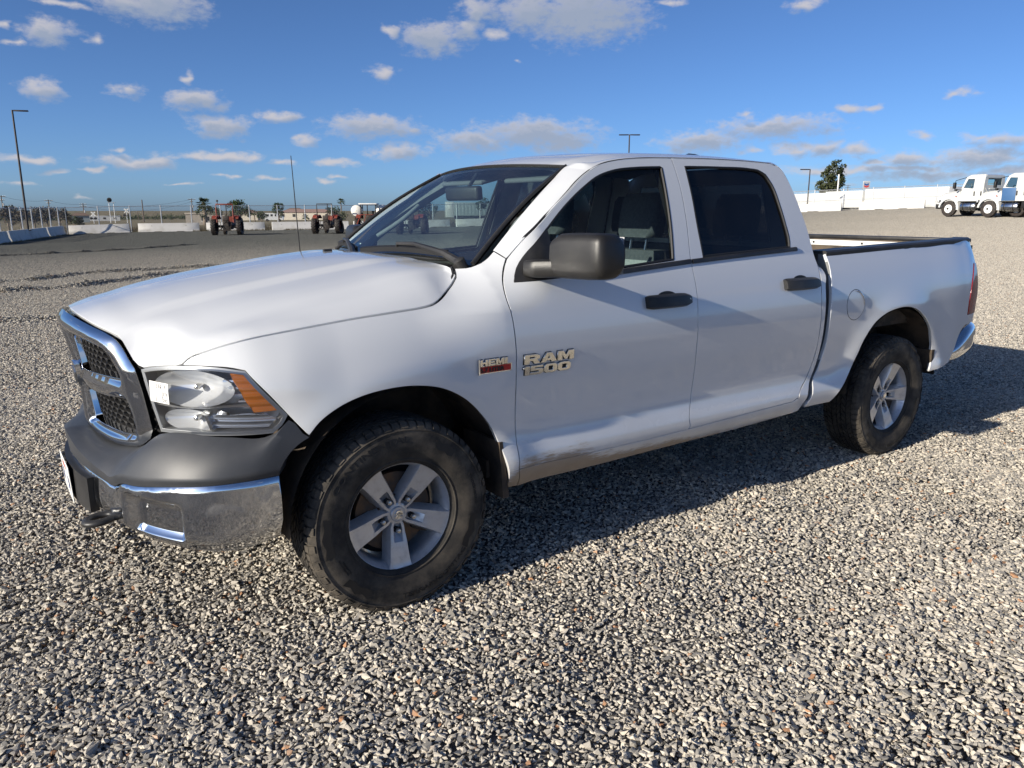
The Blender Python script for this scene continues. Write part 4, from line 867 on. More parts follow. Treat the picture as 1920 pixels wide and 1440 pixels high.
# ---- headlamps
HLo = loop(HLP + [HLP[0]], res=.02)
for sd in (0, 1):
    pr = None
def hl_parts():
    k = lambda mb, nm, mt, par, sm=35: (mb.build(nm, mt, par[0], sm), mb.mirrored().build(nm, mt, par[1], sm))
    # bezel ring and bucket
    bez = panel('headlamp', HLo, [inset(HLo if area(HLo) > 0 else HLo[::-1], .013)], lambda u, z: side(u, z, .004), M['bezel'], truck, truck, res=.02, gap=.002, flange=.05)
    panel('lens', HLo, [], lambda u, z: side(u, z, .0), M['lens'], bez[0], bez[1], res=.03, gap=.006, rim=False)
    panel('bucket', HLo, [], lambda u, z: side(u, z, .125), M['reflector'], bez[0], bez[1], res=.03, gap=.008, rim=False)
    # wall of the bucket
    lp = inset(HLo if area(HLo) > 0 else HLo[::-1], .010); n = len(lp)
    m = MB().add([side(u, z, .006) for u, z in lp] + [side(u, z, .127) for u, z in lp], [(i, (i + 1) % n, n + (i + 1) % n, n + i) for i in range(n)]); k(m, 'bucket_wall', M['reflector'], bez)
    # upper high-beam bowl, lower low-beam bowl
    def bowl(uc, zc, ru, rz, d0, dep):
        m = MB().grid(28, 8, lambda a, r: side(uc + ru * r * math.cos(a * 2 * math.pi), zc + rz * r * math.sin(a * 2 * math.pi), d0 + dep * (1 - r * r))); return m
    k(bowl(-.79, .967, .172, .066, .026, .08), 'high_beam_bowl', M['reflector'], bez, 180); k(bowl(-.81, .853, .112, .040, .026, .06), 'low_beam_bowl', M['reflector'], bez, 180)
    k(MB().lathe([(.009, -.02), (.011, .0), (.008, .010), (.001, .013)], side(-.80, .965, .075), (-.72, -.69, 0), 14), 'bulb_cap', M['steel'], bez); k(MB().lathe([(.010, -.02), (.012, 0), (.009, .01), (.001, .013)], side(-.80, .853, .06), (-.72, -.69, 0), 14), 'bulb_cap', M['steel'], bez)
    # divider shelf between the two bowls
    m = MB().grid(24, 2, lambda a, t: side(-.955 + .47 * a, .905 - .006 * math.sin(a * 6), .012 + .07 * t)); k(m, 'divider', M['reflector'], bez, 180)
    # amber side reflector with louvres and fluted cornering lens
    amb = loop([(-.626, 1.026), (-.580, 1.022), (-.474, .905), (-.472, .895), (-.550, .890), (-.626, 1.026)], res=.02)
    panel('turn_signal', amb, [], lambda u, z: side(u, z, .010 + .003 * math.sin(z * 230)), M['amber'], bez[0], bez[1], res=.008, gap=0, flange=.02)
    for j in range(5):
        m = MB().rings([[side(-.665 + .028 * j / 4 * 2.6 + .055 * a, .995 - .024 * j, ex) for a, ex in ((0, .035), (1, .035), (1, .07), (0, .07))], [side(-.665 + .028 * j / 4 * 2.6 + .055 * a, 1.001 - .024 * j, ex) for a, ex in ((0, .035), (1, .035), (1, .07), (0, .07))]]).fix(); k(m, 'louvre', M['reflector'], bez)
    fl = loop([(-.735, .872), (-.50, .872), (-.47, .862), (-.50, .832), (-.70, .828), (-.735, .872)], res=.02)
    panel('cornering_lens', fl, [], lambda u, z: side(u, z, .030 + .005 * math.sin(z * 700)), M['reflector'], bez[0], bez[1], res=.006, gap=0, flange=.015)
    k(MB().rings([[side(-.735 + .02 * t, .876 - .05 * t, ex) for ex in (.012, .06)] + [side(-.722 + .02 * t, .876 - .05 * t, ex) for ex in (.06, .012)] for t in (0, 1)]).fix(), 'divider', M['chrome_clean'], bez)
    # lot sticker on the driver's lamp
    su0, su1, sz0, sz1 = -.952, -.865, .918, .993
    st = MB().grid(8, 8, lambda a, b: side(su0 + (su1 - su0) * a, sz0 + (sz1 - sz0) * b - .006 * a, -.0025)).build('lot_sticker', M['paper'], bez[0], 180)
    ln = MB()
    def stroke(pts, w=.0011): ln.tube([side(su0 + (su1 - su0) * a, sz0 + (sz1 - sz0) * b - .006 * a, -.0032) for a, b in pts], w, 4)
    for b in (.62, .27): stroke([(.05, b), (.5, b), (.95, b)], .0006)
    stroke([(.68, .62), (.68, .04)], .0006); stroke([(.33, .27), (.33, .04)], .0006)
    def glyph(ch, x, y, w, h):
        G = {'3': [(0, 1), (1, .9), (.35, .55), (1, .3), (0, 0)], '7': [(0, 1), (1, 1), (.35, 0)], '6': [(.9, 1), (.1, .4), (.3, 0), (.9, .15), (.7, .5), (.15, .3)], '-': [(0, .45), (1, .5)], '2': [(0, .85), (.6, 1), (.95, .7), (0, 0), (1, .02)]}
        stroke([(x + a * w, y + b * h) for a, b in G[ch]], .00085)
    for i, ch in enumerate('376-2'): glyph(ch, .36 + i * .105, .70, .075, .2)
    for i, ch in enumerate('777'): glyph(ch, .72 + i * .075, .36, .05, .16)
    for i, ch in enumerate('222'): glyph(ch, .72 + i * .075, .08, .05, .13)
    for x0, x1, b in ((.3, .48, .95), (.6, .95, .95), (.08, .28, .17), (.40, .62, .17), (.08, .28, .08)): stroke([(x0, b), ((x0 + x1) / 2, b), (x1, b)], .0006)
    ln.build('sticker_writing', M['ink'], bez[0])
hl_parts()
# ---- front bumper
BP = [(-1.05, 0), (-1.035, -.2), (-1.0, -.38), (-.95, -.55), (-.885, -.71), (-.80, -.84), (-.70, -.93), (-.58, -.975), (-.45, -.99)]
BU = [0.]
for a_, b_ in zip(BP, BP[1:]): BU.append(BU[-1] + math.dist(a_, b_))
def bplan(v, d=0.):
    s = 1 if v >= 0 else -1; v = abs(v); x = crom(BU, [p[0] for p in BP], v); y = crom(BU, [p[1] for p in BP], v)
    x2 = crom(BU, [p[0] for p in BP], v + .002); y2 = crom(BU, [p[1] for p in BP], v + .002); tx, ty = x2 - x, y2 - y; l = math.hypot(tx, ty); nx, ny = ty / l, -tx / l
    return (x - nx * d, (y - ny * d) * s)              # d inward; v > 0 is the driver's side
CT = ([0, .128, .28, .40, .47, .520, .575, .61, .64, .864, 1.025, 1.149, 1.2483], [.598, .600, .596, .588, .583, .578, .600, .606, .608, .637, .650, .657, .661])
CB = ([0, .3, .435, .63, .78, .92, 1.04, 1.149, 1.21, 1.2483], [.418, .412, .404, .392, .390, .386, .386, .396, .411, .420])
def brect(v, z, a, b, c, d, f): return sst(a, a + f, v) * (1 - sst(b - f, b, v)) * sst(c, c + f * .8, z) * (1 - sst(d - f * .8, d, z))
def fBump(v, z):
    av = abs(v); zt = crom(*CT, av); zb = crom(*CB, av); t = (z - zb) / (zt - zb)
    d = .055 * (1 - sst(-.05, .34, t)) ** 1.5 + .012 * sst(.90, 1.04, t) ** 2 - .006 * math.sin(math.pi * min(1, max(0, t)))
    d += .05 * brect(av, z, .59, .91, .41, .582, .05)                      # fog lamp pocket
    d += .012 * (1 - sst(.50, .60, av))                                      # centre section set back
    return (*bplan(v, d), z)
zt_ = lambda v: crom(*CT, abs(v)); zb_ = lambda v: crom(*CB, abs(v))
vs = [-1.2483 + 2 * 1.2483 * i / 90 for i in range(91)]
bo = [(v, zb_(v)) for v in vs] + [(1.2483, .50), (1.2483, .58)] + [(v, zt_(v)) for v in reversed(vs)] + [(-1.2483, .58), (-1.2483, .50)]
hk = [(.395, .505), (.43, .498), (.485, .468), (.545, .425), (.50, .410), (.41, .415)]
bump = panel('front_bumper', bo, [hk, [(-v, z) for v, z in hk]], lambda v, z: fBump(v, z), M['chrome'], truck, res=.014, gap=0, flange=.03)
# dark grey bumper cover: from the chrome's top edge up to lamps and grille
def fcov(v, t):
    av = abs(v); s = 1 if v >= 0 else -1; z0 = crom(*CT, av) + .002; lip = crom([0, .3, .5, .9, 1.25], [.10, .055, .038, .022, .02], av)
    A = Vector((*bplan(av, .006), z0)); B = Vector((*bplan(av, -.006), z0 + lip))
    # upper line: grille foot, lamp foot, fender tip
    if av < .60: yy = av * .93; U = Vector((fG(-yy, .69)[0] + .008, -yy, crom([0, .4, .52, .60], [.690, .69, .715, .752], av)))
    else:
        q = (av - .60) / (1.2483 - .60); u = -.985 + q * .617; zz = crom([-.985, -.94, -.91, -.64, -.50, -.465, -.43, -.38, -.36], [.752, .790, .799, .803, .806, .823, .858, .795, .785], u); U = Vector(side(u, zz, .002))
    D = B.lerp(U, .55) + Vector((B.x - U.x, B.y - U.y, 0)) * .22 + Vector((0, 0, .02))
    if t < .12: p = A.lerp(B, t / .12)
    else:
        q = (t - .12) / .88; p = B * (1 - q) ** 2 + D * 2 * q * (1 - q) + U * q * q
    return Vector((p.x, p.y * s, p.z))
MB().grid(110, 22, lambda a, t: fcov(-1.2483 + 2.4966 * a, t)).build('bumper_cover', M['cover'], truck, 38)
def fcov_end():
    m = MB(); r = [fcov(1.2483, i / 22) for i in range(23)]; q = [p + Vector((.06, .10, 0)) for p in r]; m.add(r + q, [(i, i + 1, 23 + i + 1, 23 + i) for i in range(22)]); return m
both(fcov_end(), 'cover_return', M['cover'], truck)
# tow hooks
for s in (1, -1):
    c = Vector((*bplan(s * .475, -.035), .452)); ax = Vector((bplan(s * .475)[0] - .0, 0, 0)); o_ = []
    for i in range(25):
        a = 2 * math.pi * i / 24; o_.append(c + Vector((-.050 * math.cos(a), .040 * math.sin(a), 0)))
    m = MB(); m.tube(o_[:-1], .0165, 10, closed=True); m.tube([c + Vector((.04, .03, 0)), c + Vector((.16, .035, 0))], .015, 8); m.tube([c + Vector((.04, -.03, 0)), c + Vector((.16, -.035, 0))], .015, 8)
    m.v = [(x, y, .452 + (z - .452) * .8 + .10 * (x - c.x)) for x, y, z in m.v]; m.build('tow_hook', M['black'], truck, 60)
    MB().grid(6, 6, lambda a, b: (*bplan(s * (.38 + .19 * a), .085), .39 + .13 * b)).build('hook_recess', M['dark'], truck)
# number plate on its black bracket
MB().rings([[(*bplan(v, d), z) for d, z in ((-.014, .432), (-.014, .572), (.02, .572), (.02, .432))] for v in [-.33 + .66 * i / 24 for i in range(25)]]).fix().build('plate_bracket', M['black'], truck)
pm = Tm((-1.0685, 0, .497), (0, R(-3), 0))
pl = MB().rbox(-.002, .002, -.152, .152, -.076, .076, .0018, 1, pm).build('number_plate', M['white'], truck)
def flat_text(txt, size, fn, name, mt, par, bold=0., ext=.0, align='CENTER', sx=1.):
    v, f = text_mesh(txt, size, ext, bold, align, sx); return mesh_obj(name, [fn(*p) for p in v], f, mt, par)
pt = lambda a, b, c: pm @ Vector((-.0028 - c, -a, b))
flat_text('51', .075, lambda a, b, c: pt(a + .10, b - .030, c), 'plate_characters', M['ink_blue'], pl, .001, .0004); flat_text('3I', .075, lambda a, b, c: pt(a - .085, b - .030, c), 'plate_characters', M['ink_blue'], pl, .001, .0004)
flat_text('California', .030, lambda a, b, c: pt(a, b + .044, c), 'plate_script', M['ink_red'], pl, 0, .0004)
# inner structure behind bumper and lamps so nothing shows through
MB().grid(24, 6, lambda a, t: (*bplan(-1.15 + 2.3 * a, .14), .36 + .40 * t)).build('bumper_beam', M['dark'], truck, 180)
MB().box(-.72, -.50, -.52, .52, .40, 1.0).build('radiator_support', M['dark'], truck)
MB().box(-.50, .5, -.50, .50, .42, 1.02).build('engine_bay', M['dark'], truck)
# ---- mirrors
def mirror():
    m = MB()
    def sec(t):
        y = -1.005 - .262 * t; sw = .018 + .055 * t; k = math.sin(math.pi * min(1, max(.0, t * .93 + .06))) ** .28
        e = 1 if t < .9 else 1 - .35 * ((t - .9) / .1) ** 2
        x0 = .685 + sw + .05 * (1 - e); x1 = .835 + sw * .75; zc = 1.405; h = .096 * (.86 + .14 * k) * e; top = h * (1 if t > .12 else .80 + .2 * t / .12)
        r = []
        for i in range(20):
            a = 2 * math.pi * i / 20; ca, sa = math.cos(a), math.sin(a); ca = math.copysign(abs(ca) ** .55, ca); sa = math.copysign(abs(sa) ** .48, sa)
            r.append(((x0 + x1) / 2 + (x1 - x0) / 2 * ca, y, zc + (top if sa > 0 else h) * sa - .006 + .004 * t))
        return r
    m.rings([sec(t) for t in (0, .02, .06, .12, .22, .35, .5, .65, .78, .88, .94, .975, 1.0)]); return m.fix()
def arm():
    m = MB(); r = []
    for y, x0, x1, z0, z1 in ((-.905, .64, .76, 1.306, 1.380), (-.94, .645, .768, 1.306, 1.383), (-.97, .655, .78, 1.307, 1.385), (-1.02, .712, .81, 1.309, 1.387), (-1.10, .735, .82, 1.311, 1.389), (-1.18, .755, .835, 1.316, 1.388)):
        q = []
        for i in range(16):
            a = 2 * math.pi * i / 16; ca, sa = math.cos(a), math.sin(a); q.append(((x0 + x1) / 2 + (x1 - x0) / 2 * math.copysign(abs(ca) ** .4, ca), y, (z0 + z1) / 2 + (z1 - z0) / 2 * math.copysign(abs(sa) ** .35, sa)))
        r.append(q)
    return m.rings(r).fix()
mr = both(arm(), 'door_mirror', M['mirror_pl'], truck, 40); mm = mirror()
mm.build('housing', M['mirror_pl'], mr[0], 40); mm.mirrored().build('housing', M['mirror_pl'], mr[1], 40)
mg = MB().grid(6, 6, lambda a, b: (.862 + .05 * a * .8, -1.04 - .205 * a, 1.33 + .15 * b)); mg.build('mirror_glass', M['reflector'], mr[0], 180); mg.mirrored().build('mirror_glass', M['reflector'], mr[1], 180)
sail = [(.594, 1.289), (.631, 1.351), (.709, 1.4345), (.801, 1.512), (.806, 1.40), (.806, 1.298)]
sp_ = panel('mirror_sail', loop(sail + [sail[0]], res=.03), [], lambda u, z: side(u, z, -.004), M['black'], fdoor[0], fdoor[1], res=.04, gap=0, flange=.02)
# ---- badges
M['badge'] = mat('badge_chrome', (.80, .78, .72), .12, 1.)
def badge(txt, u0, z0, size, par, mt, sx=1., bold=.002, ext=.004, sl=0.):
    v, f = text_mesh(txt, size, ext, bold, 'LEFT', sx); return mesh_obj('badge', [side(u0 + a, z0 + b + sl * a, -.004 - c) for a, b, c in v], f, mt, par)
GL = {'R': ([(0, 0), (0, 1), (.78, 1), (1, .85), (1, .55), (.82, .42), (1.04, 0), (.68, 0), (.52, .34), (.32, .34), (.32, 0)], [(.32, .57), (.64, .57), (.68, .61), (.68, .73), (.64, .77), (.32, .77)]),
      'A': ([(0, 0), (.36, 1), (.72, 1), (1.08, 0), (.74, 0), (.68, .19), (.38, .19), (.31, 0)], [(.43, .39), (.63, .39), (.53, .74)]),
      'M': ([(0, 0), (0, 1), (.38, 1), (.57, .50), (.76, 1), (1.14, 1), (1.14, 0), (.84, 0), (.84, .58), (.64, .08), (.5, .08), (.3, .58), (.3, 0)], None),
      '1': ([(.12, 0), (.12, .70), (0, .70), (0, .84), (.2, 1), (.46, 1), (.46, 0)], None), '5': ([(0, 0), (0, .22), (.60, .22), (.67, .28), (.67, .37), (.60, .43), (0, .43), (0, 1), (.96, 1), (.96, .79), (.32, .79), (.32, .64), (.8, .64), (1, .5), (1, .16), (.82, 0)], None),
      '0': ([(.18, 0), (0, .18), (0, .82), (.18, 1), (.84, 1), (1.02, .82), (1.02, .18), (.84, 0)], [(.32, .26), (.32, .74), (.37, .78), (.65, .78), (.70, .74), (.70, .26), (.65, .22), (.37, .22)]),
      'H': ([(0, 0), (0, 1), (.3, 1), (.3, .62), (.7, .62), (.7, 1), (1, 1), (1, 0), (.7, 0), (.7, .38), (.3, .38), (.3, 0)], None), 'E': ([(0, 0), (0, 1), (.95, 1), (.95, .79), (.3, .79), (.3, .61), (.85, .61), (.85, .39), (.3, .39), (.3, .21), (.95, .21), (.95, 0)], None), 'I': ([(0, 0), (0, 1), (.32, 1), (.32, 0)], None)}
def letters(txt, u, z, w, h, gapw, par, mt, up=.009):
    for ch in txt:
        o, hl = GL[ch]; mp = lambda p: [(u + a * w, z + b * h) for a, b in p]
        e = panel('badge_letter', mp(o), [mp(hl)] if hl else [], lambda q, r: side(q, r, -up), mt, par, res=.02, gap=0, flange=up)
        bk = panel('badge_backing', mp(o), [], lambda q, r: side(q, r, -.0025), M['frame_black'], par, res=.03, gap=-.0022, flange=.002)
        u += max(a for a, b in o) * w + gapw
letters('RAM', .583, .947, .079, .040, .0055, fdoor[0], M['badge']); letters('1500', .580, .900, .0675, .037, .0062, fdoor[0], M['badge'])
hp = MB().grid(6, 3, lambda a, b: side(.356 + .16 * a, .934 + .026 * b, -.003)).build('badge', M['ink_red'], fend[0]); MB().grid(6, 3, lambda a, b: side(.352 + .168 * a, .930 + .034 * b, -.0015)).build('badge_backing', M['chrome_clean'], fend[0])
MB().rings([[side(u, z, e) for e in (-.001, -.009)] + [side(u + .006, z, e) for e in (-.009, -.001)] for u, z in ((.350, .929), (.350, .993))]).fix().build('badge', M['chrome_clean'], fend[0])
letters('HEMI', .361, .964, .036, .026, .004, fend[0], M['badge'], .006); badge('5.7 LITER', .360, .938, .0235, fend[0], M['black'], 1.30, .0008, .002)
# ---- wheels
def rim_mesh(rot):
    m = MB(); Rr = .2335
    m.lathe([(.2335, .012), (.2335, -.002), (.2285, -.006), (.2215, -.002), (.2175, .010), (.2085, .022), (.203, .05), (.196, .12), (.192, .19), (.2335, .20)], (0, 0, 0), (0, 1, 0), 64)
    for k in range(5):
        a0 = rot + 2 * math.pi * k / 5; rows = []
        for r, w, d, pw, pd in ((.022, .014, .034, .004, .0), (.040, .023, .034, .012, .0), (.048, .0270, .033, .0165, .012), (.056, .0290, .032, .0180, .022), (.085, .0318, .027, .0195, .022), (.100, .0338, .023, .0205, .015), (.118, .0358, .018, .0205, .001), (.138, .0376, .014, .02, .0), (.165, .0402, .009, .02, .0), (.195, .0436, .004, .02, .0), (.2125, .0462, .001, .02, .0), (.2225, .0485, -.003, .02, .0)):
            dn = d + .052
            wb = w + .016
            row = [(-wb, dn), (-w - .003, d + .006), (-w, d), (-pw, d), (-pw * .86, d + pd), (pw * .86, d + pd), (pw, d), (w, d), (w + .003, d + .006), (wb, dn)]
            ca, sa = math.cos(a0), math.sin(a0)
            rows.append([((math.sqrt(max(1e-6, r * r - min(q * q, r * r * .6))) if r > .2 else r) * ca - q * sa, dd, (math.sqrt(max(1e-6, r * r - min(q * q, r * r * .6))) if r > .2 else r) * sa + q * ca) for q, dd in row])
        m.rings(rows, cap=True)
    m.lathe([(.001, .033), (.036, .033), (.044, .036), (.050, .060), (.050, .10)], (0, 0, 0), (0, 1, 0), 40)
    return m
def tyre_body():
    m = MB(); p = [(.222, .098), (.230, .110), (.244, .116), (.262, .124), (.29, .1315), (.315, .1335), (.345, .130), (.362, .1265), (.3665, .1275), (.370, .1255), (.378, .120), (.386, .110), (.3895, .095), (.3905, .05), (.391, 0)]
    m.lathe(p + [(r, -w) for r, w in reversed(p[:-1])], (0, 0, 0), (0, 1, 0), 96)
    for s in (-1, 1): m.lathe([(.3605, s * .1262), (.3625, s * .1300), (.3655, s * .1300), (.3672, s * .1255)], (0, 0, 0), (0, 1, 0), 96)
    for s in (-1, 1): m.lathe([(.238, s * .1125), (.2405, s * .1195), (.246, s * .1195), (.249, s * .1165)], (0, 0, 0), (0, 1, 0), 96)
    return m
def tread():
    m = MB(); N = 66
    def blk(a0, a1, w0, w1, r0, r1, sk, jag=0.):
        v = []
        for (r, e) in ((r0, 0), (r1, .0015)):
            for a, w in ((a0, w0), (a1, w0), (a1, w1), (a0, w1)):
                ang = a + sk * (w - (w0 + w1) / 2) + (e / r if a == a0 else -e / r); ww = w + (e if w == w0 else -e); rr = r - .010 * (abs(ww) / .118) ** 4 * (1 if r > .395 else .6)
                v.append((rr * math.cos(ang), ww, rr * math.sin(ang)))
        m.add(v, [(4, 5, 6, 7), (0, 1, 5, 4), (1, 2, 6, 5), (2, 3, 7, 6), (3, 0, 4, 7)])
    st = 2 * math.pi / N
    for k in range(N):
        a = k * st
        for w0, w1, sk, off, ln in ((-.012, .012, 3.0, 0, .86), (-.046, -.017, -2.4, .3, .86), (.017, .046, 2.4, .55, .86), (-.080, -.051, 2.0, .6, .84), (.051, .080, -2.0, .1, .84)): blk(a + off * st, a + (off + ln) * st, w0, w1, .386, .4015, sk)
        for s in (-1, 1):
            o = .25 if s > 0 else .7; blk(a + o * st, a + (o + .80) * st, *sorted((s * .086, s * .113)), .382, .4015, 0)
            # shoulder lug running down on to the sidewall
            if k % 2 == 0: aa, bb, rr = a + o * st, a + (o + .80) * st, .366
            else: aa, bb, rr = a + o * st, a + (o + .80) * st, .374
            v = [(r * math.cos(t), s * w, r * math.sin(t)) for r, w in ((.392, .1125), (.3865, .1185), (rr, .1285)) for t in (aa, bb)] + [(r * math.cos(t), s * w, r * math.sin(t)) for r, w in ((.386, .106), (.380, .113), (rr, .1235)) for t in (aa, bb)]
            f = [(0, 1, 3, 2), (2, 3, 5, 4), (0, 2, 8, 6), (2, 4, 10, 8), (1, 7, 9, 3), (3, 9, 11, 5), (4, 5, 11, 10), (0, 6, 7, 1)]
            m.add(v, f)
    return m.fix()
def side_text(m, txt, r, size, ang, bold=.001, sx=1.3, flip=False, ext=.0012):
    v, f = text_mesh(txt, size, ext, bold, 'CENTER', sx)
    out = []
    for a, b, c in v:
        rr = r + b; t = R(ang) - a / r; w = .1292 + .0045 * math.exp(-((rr - .315) / .035) ** 2) + c
        if flip: rr = r - b; t = R(ang) + a / r; w = .1292 + .0045 * math.exp(-((rr - .315) / .035) ** 2) + c
        out.append((rr * math.cos(t), -w, rr * math.sin(t)))
    m.add(out, f)
ty = tyre_body(); td = tread(); TXT = []
for args in (('CONTINENTAL', .316, .034, 118, .0008, 1.55), ('TERRAINCONTACT', .338, .030, -62, .0006, 1.4, True), ('Continental', .322, .026, 12, .0008, 1.15), ('TRACTION', .285, .010, -150, .0003, 1.3), ('TEMPERATURE', .297, .009, -152, .0003, 1.3)):
    q = MB(); side_text(q, *args); TXT.append(q)
def chevrons():
    out = []
    for a0, a1 in ((62, 46), (-8, -34), (-120, -142), (168, 196)):
        n = 8; v = []; 
        for i in range(n + 1):
            t = R(a0 + (a1 - a0) * i / n); j = .012 * abs(((i / n * 2) % 1) - .5) * 2
            for r, w in ((.332 + j, .1322), (.302 + j * .6, .1352)): v.append((r * math.cos(t), -w, r * math.sin(t)))
        out.append(MB().add(v, [(2 * i, 2 * i + 2, 2 * i + 3, 2 * i + 1) for i in range(n)]))
    return out
cv = chevrons(); nut = MB()
for q, h in ((6, 0),):
    nut.lathe([(.0135, .0), (.0135, -.016), (.0115, -.019), (.010, -.022)], (0, 0, 0), (0, 1, 0), 6); 
nutc = MB().lathe([(.0098, -.012), (.0098, -.026), (.0082, -.031), (.001, -.033)], (0, 0, 0), (0, 1, 0), 12)
cap = MB().lathe([(.031, .010), (.031, -.004), (.029, -.006), (.0275, -.004), (.001, -.0055)], (0, 0, 0), (0, 1, 0), 32)
rel = MB()                                              # horned head on the cap
for pts in ([(-.002, -.020), (.006, -.012), (.010, .002), (.004, .006), (-.004, .004), (-.010, -.006)], [(-.016, .004), (-.006, .016), (.008, .018), (.017, .010), (.018, -.002), (.012, -.006), (.011, .004), (.004, .010), (-.006, .007), (-.012, -.002)], [(-.017, -.008), (-.008, -.004), (-.006, -.012), (-.012, -.016)], [(.008, -.010), (.018, -.008), (.014, -.016), (.006, -.017)]):
    rel.prism(pts, lambda a, b, d: (a, d, b), -.0095, -.004)
rel.fix()
disc = MB().lathe([(.06, .075), (.165, .075), (.165, .10), (.06, .10)], (0, 0, 0), (0, 1, 0), 40); disc.lathe([(.001, .06), (.075, .06), (.075, .085)], (0, 0, 0), (0, 1, 0), 24)
cal_ = MB().rbox(-.05, .05, .055, .115, .10, .185, .012)
hubd = MB().lathe([(.001, .115), (.192, .115)], (0, 0, 0), (0, 1, 0), 40)
WH = {}
def wheel(x, y, rot, first=False):
    rz = 0 if y < 0 else math.pi
    key = round(rot, 3)
    if not WH: WH.update(ty=None)
    w = rim_mesh(rot).build('wheel', M['alloy'], truck, 28); w.location = (x, y, .388); w.rotation_euler = (0, 0, rz)
    def sub(name, mb, mt, sm=35):
        if id(mb) not in WH:
            o = mb.build(name, mt, w, sm); WH[id(mb)] = o.data; return o
        o = bpy.data.objects.new(name, WH[id(mb)]); return link(o, w)
    off = .096                                          # rim flange to tyre centre plane
    t = sub('tyre', ty, M['tyre'], 40); t.location = (0, off, 0)
    for nm, mb, mt in [('tread_blocks', td, M['tyre'])] + [('tyre_lettering', q, M['tyre_text']) for q in TXT] + [('tyre_pattern', q, M['tyre_text']) for q in cv]:
        o = sub(nm, mb, mt); o.location = (0, off, 0)
        if nm == 'tread_blocks': tag(o, kind='stuff')
    for k in range(5):
        a = rot + 2 * math.pi * k / 5
        o = sub('lug_nut', nut, M['frame_black'], 25); o.location = (.0698 * math.cos(a), .050, .0698 * math.sin(a)); o2 = sub('lug_cap', nutc, M['steel'], 25); o2.location = o.location + Vector((0, -.004, 0))
    o = sub('centre_cap', cap, M['alloy']); o.location = (0, .030, 0); o = sub('cap_emblem', rel, M['chrome_clean']); o.location = (0, .030, 0)
    sub('brake_disc', disc, M['rust']); o = sub('brake_caliper', cal_, M['under'], 40); o.rotation_euler = (0, R(115), 0); sub('wheel_back', hubd, M['dark'])
    return w
FW, RW = R(-92), R(-2)
w1 = wheel(0, -.961, FW); w2 = wheel(3.569, -.951, RW); w3 = wheel(0, .961, FW + .5); w4 = wheel(3.569, .951, RW + .4)
w1.rotation_euler = (0, 0, R(-1.0))
# wheel wells
def well(cx, cz, r, a0, a1, yi):
    m = MB().grid(28, 4, lambda a, t: (cx + r * math.cos(R(a0 + (a1 - a0) * a)), -.972 + (.972 - yi) * t, cz + r * math.sin(R(a0 + (a1 - a0) * a))))
    n = 28; m.add([(cx, -yi, cz)] + [(cx + r * math.cos(R(a0 + (a1 - a0) * i / n)), -yi, cz + r * math.sin(R(a0 + (a1 - a0) * i / n))) for i in range(n + 1)], [(0, i + 1, i + 2) for i in range(n)]); return m
both(well(.045, .415, .500, 0, 182, .52), 'wheel_liner', M['liner'], truck, 180); both(well(3.57, .44, .53, 4, 176, .58), 'wheel_liner', M['liner'], truck, 180)
fl_ = MB().rings([[(.455 + .02 * t, y, .625 - .27 * t) for y in (-.995, -.70)] + [(.472 + .035 * t, y, .625 - .27 * t) for y in (-.70, -.995)] for t in (0, .25, .5, .75, .95)]).fix(); both(fl_, 'mud_flap', M['liner'], truck)
fl2 = MB().rings([[(4.0 + .012 * t, y, .66 - .22 * t) for y in (-.99, -.72)] + [(4.035 - .01 * t, y, .66 - .22 * t) for y in (-.72, -.99)] for t in (0, .35, .6)]).fix(); both(fl2, 'mud_flap', M['liner'], truck)
# ---- chassis
MB().box(-.6, 4.5, -.52, -.42, .42, .56).box(-.6, 4.5, .42, .52, .42, .56).box(-.15, .15, -.6, .6, .34, .46).box(2.0, 2.2, -.5, .5, .42, .52).build('chassis_frame', M['under'], truck)
MB().tube([(3.569, -.80, .388), (3.569, .80, .388)], .055, 14).lathe([(.02, -.14), (.13, -.08), (.16, 0), (.13, .08), (.02, .14)], (3.569, .1, .388), (0, 1, 0), 18).build('rear_axle', M['under'], truck, 60)
MB().tube([(0, -.80, .388), (0, .80, .388)], .04, 12).tube([(.03, -.78, .36), (.35, -.45, .44)], .03, 8).tube([(.03, .78, .36), (.35, .45, .44)], .03, 8).build('front_suspension', M['under'], truck, 60)
MB().rbox(1.1, 2.3, -.40, .0, .36, .52, .06).build('fuel_tank', M['under'], truck); MB().tube([(.6, .25, .42), (1.5, .28, .40), (3.0, .32, .42), (3.4, .50, .55), (4.2, .62, .46), (4.6, .70, .44)], .035, 10).build('exhaust_pipe', M['under'], truck, 60)
